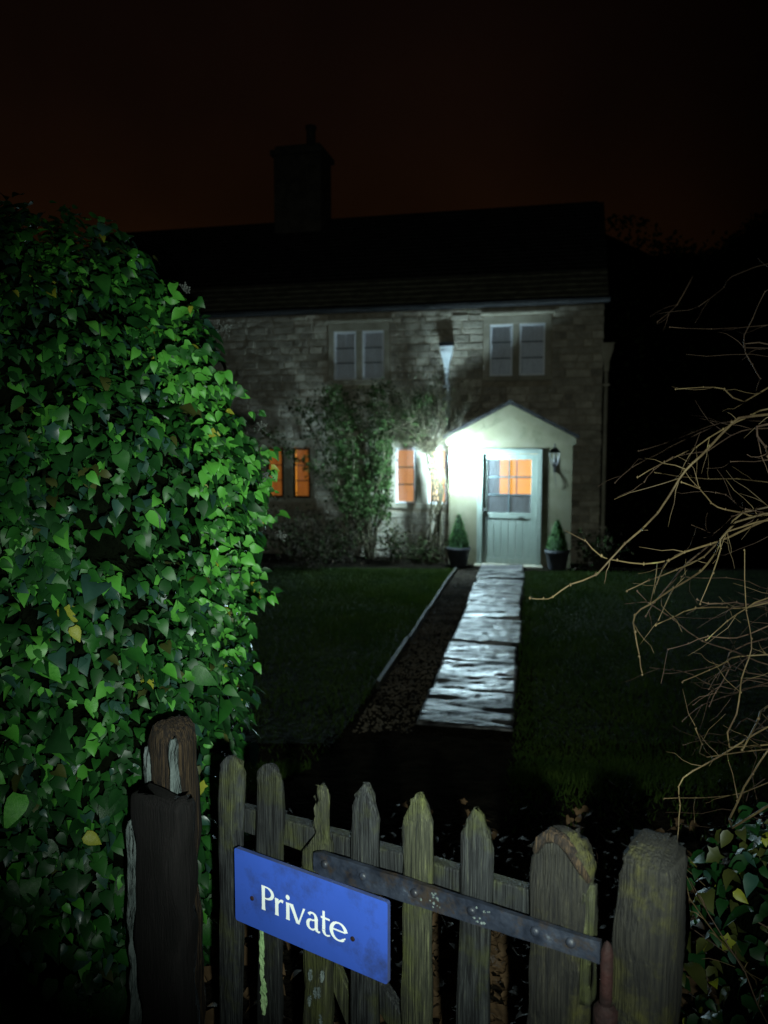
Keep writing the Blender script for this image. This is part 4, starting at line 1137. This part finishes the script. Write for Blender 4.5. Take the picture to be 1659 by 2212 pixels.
ivy = ivy_thing('ivy_mass', 'huge glossy green ivy mass towering over the left gate post', 'ivy', (-1.3, 2.6, .40), IVY, 24000, .036,
                [.47, .34, .07, .10, .003, .017], left_sprigs, 202,
                lambda p, n: (n.y < .45 or n.x > .2) and p.z > .38 and p.x > -2.5, 300)
# flower heads going to seed at the edge of the ivy
random.seed(77)
for k, (x, y, z) in enumerate([(-.52, 2.62, 2.42), (-.40, 2.7, 1.93), (-.36, 2.72, 1.72), (-.42, 2.7, 2.10), (-.66, 2.65, 2.55), (-.50, 2.6, 1.62)]):
    m = MB(); b0 = Vector((x + 1.3, y - 2.6, z - .4))
    for j in range(16):
        d = Vector((rr(-.6, 1), rr(-1, .6), rr(-.3, 1))).normalized() * rr(.018, .028); m.tube([b0, b0 + d], .0008, 3)
        c = b0 + d; r_ = .0032
        m.add([tuple(c + Vector(v) * r_) for v in ((1,0,0),(-1,0,0),(0,1,0),(0,-1,0),(0,0,1),(0,0,-1))], [(0,2,4),(2,1,4),(1,3,4),(3,0,4),(2,0,5),(1,2,5),(3,1,5),(0,3,5)])
    m.build('flower_head', 'berry', ivy)
# yellow leaves caught in the mass
for x, y, z, s, a in [(-.85, 2.12, 1.55, .045, .4), (-.79, 2.00, 1.02, .05, 1.5)]:
    o = link('yellow_leaf', leaf_mesh(2, 4), ivy); o.matrix_local = Matrix.Translation(Vector((x, y, z)) - Vector((-1.3, 2.6, .4))) @ (frame(Vector((.2, -1, .5)), Vector((a, 0, -1))) * s).to_4x4()

RIV = [((1.06, 1.65, .56), (.38, .34, .40)), ((1.28, 1.95, .66), (.5, .45, .50)), ((.98, 1.55, .45), (.32, .28, .28))]
ivy_thing('ivy_clump', 'dim yellowish ivy and bramble clump at the foot of the right post', 'ivy', (1.15, 1.75, .40), RIV, 1500, .034,
          [.52, .03, .0, .03, .07, .35], lambda: [], 303, lambda p, n: n.y < .4 and p.z > .36, 60)

# bare winter shrub whose twigs reach in from the right
BRANCHES = [
 (0.0031, [(0.858,1.863,2.112), (0.812,1.850,2.097), (0.755,1.833,2.042), (0.711,1.819,2.003), (0.690,1.837,1.969), (0.635,1.821,1.888), (0.549,1.788,1.820), (0.487,1.787,1.751), (0.423,1.771,1.729), (0.386,1.780,1.700), (0.360,1.758,1.699), (0.329,1.748,1.702)]),
 (0.0028, [(0.984,2.010,1.856), (0.870,1.985,1.810), (0.813,1.951,1.799), (0.740,1.925,1.783), (0.695,1.905,1.766), (0.622,1.868,1.762), (0.554,1.857,1.773), (0.505,1.817,1.788), (0.463,1.798,1.826)]),
 (0.0015, [(0.682,1.890,1.766), (0.632,1.806,1.724)]),
 (0.0028, [(0.943,2.062,1.868), (0.894,2.040,1.820), (0.827,2.021,1.757), (0.744,1.983,1.730), (0.668,1.967,1.705), (0.609,1.955,1.679)]),
 (0.0028, [(0.903,2.018,1.847), (0.839,1.983,1.770), (0.791,1.951,1.731), (0.705,1.896,1.698), (0.631,1.843,1.670), (0.591,1.831,1.646), (0.574,1.772,1.619), (0.575,1.741,1.572), (0.569,1.698,1.541)]),
 (0.0023, [(1.094,2.199,1.421), (1.022,2.161,1.452), (0.929,2.113,1.492), (0.843,2.053,1.527), (0.745,1.995,1.597), (0.664,1.951,1.651), (0.619,1.902,1.689)]),
 (0.0025, [(1.015,2.177,1.590), (0.935,2.117,1.604), (0.810,2.018,1.623), (0.722,1.935,1.619), (0.644,1.839,1.619)]),
 (0.0022, [(0.941,1.906,1.672), (0.879,1.887,1.649), (0.815,1.842,1.628), (0.744,1.793,1.595)]),
 (0.0025, [(1.001,2.174,1.453), (0.931,2.096,1.459), (0.858,2.032,1.454), (0.759,1.959,1.445)]),
 (0.0022, [(1.199,2.405,1.305), (1.080,2.326,1.302), (0.993,2.245,1.312), (0.890,2.151,1.320), (0.817,2.101,1.291)]),
 (0.0019, [(0.810,1.916,1.266), (0.744,1.790,1.348), (0.692,1.701,1.419)]),
 (0.0022, [(0.873,1.937,1.282), (0.883,1.923,1.373), (0.892,1.925,1.429), (0.876,1.890,1.476), (0.888,1.879,1.530), (0.894,1.882,1.576), (0.869,1.864,1.650), (0.850,1.844,1.798)]),
 (0.0022, [(0.822,1.876,1.839), (0.806,1.870,1.798), (0.772,1.830,1.747), (0.732,1.799,1.679)]),
 (0.0022, [(0.943,2.253,1.764), (0.850,2.195,1.709), (0.794,2.136,1.679), (0.720,2.068,1.628), (0.670,1.990,1.607)]),
 (0.0019, [(0.806,2.168,1.652), (0.746,2.025,1.661), (0.676,1.910,1.615)]),
 (0.0028, [(0.772,1.681,1.200), (0.756,1.623,1.289), (0.750,1.553,1.379), (0.757,1.507,1.446)]),
 (0.0034, [(0.986,1.972,1.377), (0.898,1.839,1.391), (0.798,1.701,1.369)]),
 (0.0015, [(0.884,1.874,1.192), (0.786,1.783,1.225), (0.692,1.688,1.266), (0.590,1.601,1.303)]),
 (0.0019, [(0.766,1.744,1.337), (0.693,1.714,1.316), (0.665,1.720,1.277), (0.658,1.688,1.248), (0.645,1.661,1.210), (0.640,1.655,1.156)]),
 (0.0025, [(1.072,2.364,2.171), (0.998,2.337,2.208), (0.933,2.324,2.212), (0.842,2.301,2.206)]),
 (0.0019, [(1.403,2.928,2.479), (1.134,2.774,2.443), (0.930,2.607,2.426)]),
 (0.0022, [(1.079,2.399,2.336), (1.057,2.301,2.405), (1.043,2.203,2.462)]),
 (0.0022, [(1.089,2.636,2.102), (0.977,2.572,2.060), (0.875,2.537,2.014), (0.770,2.443,1.977), (0.702,2.398,1.930)]),
 (0.0028, [(1.062,2.197,2.145), (1.012,2.190,2.127), (0.930,2.176,2.088), (0.846,2.147,2.039), (0.754,2.123,1.999), (0.672,2.089,1.960)]),
 (0.0022, [(1.196,2.470,2.096), (1.131,2.433,2.093), (1.052,2.406,2.073), (0.969,2.362,2.028), (0.916,2.323,2.022), (0.831,2.277,2.009), (0.764,2.238,1.974), (0.729,2.210,1.940)]),
 (0.0019, [(1.269,2.603,1.920), (1.137,2.541,1.936), (1.032,2.508,1.937), (0.916,2.453,1.947), (0.823,2.398,1.961)]),
 (0.0025, [(0.968,2.027,1.859), (0.917,2.006,1.873), (0.860,1.978,1.884), (0.822,1.974,1.900), (0.769,1.922,1.940), (0.717,1.898,1.955)]),
 (0.0034, [(0.880,1.870,2.087), (0.891,1.850,2.042), (0.873,1.795,2.021)]),
 (0.0019, [(1.280,3.014,2.127), (1.141,2.901,2.092), (0.989,2.791,2.049), (0.867,2.697,2.023)]),
 (0.0019, [(1.001,2.058,2.005), (0.875,1.994,2.004)]),
 (0.0025, [(1.158,2.570,2.367), (1.171,2.537,2.299), (1.177,2.493,2.251)]),
 (0.0025, [(1.294,3.379,2.746), (1.203,3.299,2.616), (1.092,3.204,2.532)]),
 (0.0025, [(1.385,3.208,2.711), (1.309,3.097,2.647), (1.175,2.998,2.558)]),
 (0.0014, [(1.208,2.488,1.089), (1.115,2.401,1.138), (1.027,2.331,1.140), (0.931,2.239,1.184), (0.856,2.190,1.189)]),
 (0.0012, [(1.123,2.362,1.304), (1.069,2.307,1.310), (1.022,2.267,1.316), (0.961,2.194,1.342), (0.922,2.167,1.354)]),
 (0.0021, [(1.062,2.106,1.876), (1.017,2.055,1.856), (0.987,2.028,1.869), (0.938,1.984,1.879), (0.899,1.956,1.887)]),
 (0.0012, [(1.128,2.497,1.828), (1.072,2.456,1.802), (1.021,2.421,1.773), (0.973,2.399,1.787), (0.929,2.368,1.804)]),
 (0.0015, [(1.261,2.779,1.481), (1.185,2.696,1.457), (1.093,2.606,1.463), (1.003,2.518,1.484), (0.918,2.432,1.507)]),
 (0.0021, [(1.131,2.412,1.847), (1.080,2.369,1.856), (1.025,2.304,1.880), (0.979,2.254,1.903), (0.934,2.217,1.911)]),
 (0.0021, [(0.995,2.229,1.449), (0.973,2.170,1.423), (0.942,2.138,1.394), (0.911,2.115,1.366), (0.879,2.076,1.341)]),
 (0.0022, [(0.905,1.921,1.652), (0.862,1.903,1.662), (0.811,1.863,1.667), (0.770,1.847,1.670), (0.742,1.841,1.680)]),
 (0.0019, [(0.940,1.993,1.560), (0.869,1.955,1.560), (0.813,1.945,1.567), (0.756,1.923,1.554), (0.701,1.910,1.542)]),
 (0.0021, [(1.414,2.753,1.116), (1.336,2.687,1.081), (1.253,2.622,1.056), (1.168,2.559,1.039), (1.085,2.483,1.088)]),
 (0.0016, [(1.051,2.257,1.418), (0.993,2.184,1.408), (0.925,2.092,1.446), (0.873,2.028,1.436), (0.821,1.946,1.430)]),
 (0.0018, [(1.102,2.333,1.339), (1.044,2.290,1.319), (0.991,2.267,1.337), (0.946,2.256,1.313), (0.900,2.238,1.290)]),
 (0.0014, [(1.162,2.339,1.611), (1.054,2.250,1.651), (0.959,2.184,1.675), (0.864,2.107,1.686), (0.778,2.042,1.702)]),
 (0.0021, [(1.316,2.782,1.055), (1.250,2.725,1.041), (1.182,2.671,1.035), (1.116,2.629,1.059), (1.052,2.583,1.054)]),
 (0.0021, [(1.154,2.445,1.324), (1.059,2.381,1.370), (0.969,2.321,1.377), (0.889,2.273,1.379), (0.801,2.211,1.392)]),
 (0.0013, [(1.115,2.463,1.294), (1.047,2.460,1.279), (0.970,2.424,1.324), (0.896,2.405,1.346), (0.826,2.400,1.354)]),
 (0.0012, [(1.295,2.596,0.775), (1.196,2.543,0.786), (1.093,2.470,0.803), (0.993,2.401,0.842), (0.894,2.325,0.888)]),
]

sb = Vector((1.45, 2.15, .40))
shrub_t = thing('bare_shrub', 'leafless winter shrub with long yellowish twigs reaching in from the right', 'shrub', tuple(sb))
random.seed(19)
main = []
for k in range(7):
    pts = wander(sb + Vector((rr(-.15, .15), rr(-.2, .2), 0)), (rr(-.16, .10), rr(-.12, .12), 1), 12, .21, .07)
    for p in pts: p.x = max(p.x, 1.08 + .12 * (p.y - 1.9))
    main += pts
    MB().tube([p - sb for p in pts], [.013 * (1 - .06 * i) for i in range(13)], 6).build('stem', 'twig_brown', shrub_t, True)
def smooth_line(P, sub=3):
    o_ = []
    for i in range(len(P) - 1):
        p0, p1, p2, p3 = P[max(i-1, 0)], P[i], P[i+1], P[min(i+2, len(P) - 1)]
        for j in range(sub):
            t = j / sub
            o_.append(.5 * ((2 * p1) + (p2 - p0) * t + (2*p0 - 5*p1 + 4*p2 - p3) * t * t + (3*p1 - p0 - 3*p2 + p3) * t ** 3))
    o_.append(P[-1]); return o_
for bi, (r, P) in enumerate(BRANCHES):
    P = [Vector(p) for p in P]; core_pts = list(P)
    if (P[0].x / P[0].y) > .42 or bi > 32:                  # root the twig on the nearest upright stem
        root = min(main, key=lambda q_: (q_ - P[0]).length + (.4 if q_.z > P[0].z + .1 else 0))
        P = [root, root.lerp(P[0], .55) + Vector((0, 0, .03))] + P
    S = smooth_line(P, 2 if len(P) > 4 else 3); n_ = len(S)
    m = MB(); m.tube([p - sb + Vector((rr(-1, 1), rr(-1, 1), rr(-1, 1))) * .0012 for p in S], [r * (1.25 - .80 * i / n_) for i in range(n_)], 6)
    for _ in range(2 + len(core_pts) // 3):                 # side twigs forking off
        k0 = random.randrange(1, n_); q1 = S[k0] - sb; fd = (S[k0] - S[k0 - 1]).normalized()
        fp = wander(q1, fd + Vector((rr(-.9, .9), rr(-.9, .9), rr(-.9, .9))), 4, rr(.012, .04), .2)
        m.tube(fp, [r * .5, r * .42, r * .34, r * .26, r * .18], 4)
    for p in core_pts[1:]:                                  # buds at the nodes
        k = r * rr(1.15, 1.6); q0 = p - sb + Vector((rr(-1, 1), rr(-1, 0), rr(-1, 1))) * r * .5
        m.add([tuple(q0 + Vector(v) * k) for v in ((1,0,0),(-1,0,0),(0,1,0),(0,-1,0),(0,0,1.5),(0,0,-1.2))], [(0,2,4),(2,1,4),(1,3,4),(3,0,4),(2,0,5),(1,2,5),(3,1,5),(0,3,5)])
    m.build('twig', 'twig' if (bi < 27 and bi not in (5, 9, 13, 20, 21, 22, 24)) else 'twig_brown', shrub_t, True)
m = MB()                                                    # fine brushwood deeper in the shrub
for k in range(150):
    q_ = random.choice(main); 
    if q_.z > 2.6: continue
    pts = wander(q_, (rr(-1.2, .1), rr(-.5, .6), rr(-.5, .7)), 7, rr(.03, .07), .3)
    m.tube([p - sb for p in pts], [.0018, .0017, .0016, .0014, .0012, .001, .0009, .0007], 3)
stuff(m.build('brushwood', 'twig_brown', shrub_t))

# arching bramble stems and dry stalks in front of the right-hand ivy
bb = Vector((1.02, 1.55, .40))
bram = thing('bramble', 'thin dry bramble stems arching over the ivy beside the right post', 'bramble', tuple(bb))
random.seed(515)
for k in range(22):
    pts = wander(bb + Vector((rr(-.12, .30), rr(-.15, .35), 0)), (rr(-.5, .25), rr(-.4, .2), 1.2), 13, rr(.05, .085), .13, -.055)
    m = MB(); m.tube([p - bb for p in pts], [.0026 * (1 - .055 * i) for i in range(14)], 5)
    for p in pts[2:]:
        if random.random() < .6:
            d = Vector((rr(-1, 1), rr(-1, 1), rr(-.4, 1))).normalized() * rr(.01, .05); m.tube([p - bb, p - bb + d * .6 + Vector((0, 0, .004)), p - bb + d], [.0014, .0011, .0006], 4)
    m.build('stem', 'twig' if k % 3 == 0 else 'twig_brown', bram, True)

# dead leaves on the ground just inside the gate
random.seed(404)
m = MB()
for _ in range(2600):
    x, y = random.gauss(.62, .55), random.gauss(2.35, .38)
    q_ = GM.inverted() @ Vector((x, y, 0))
    if q_.y < .12: continue
    p = Vector((x, y, ground_z(x, y) + rr(.012, .05)))
    gi = random.randrange(len(LEAVES)); Mx = frame(Vector((rr(-.7, .7), rr(-.7, .7), 1)), Vector((rr(-1, 1), rr(-1, 1), 0))) * rr(.025, .06)
    m.add([tuple(p + Mx @ Vector(v)) for v in LEAVES[gi][0]], LEAVES[gi][1])
o = stuff(m.build('leaf_litter', 'litter', None, True)); o['label'] = 'brown dead leaves on the ground behind the gate pales'; o['category'] = 'leaf litter'
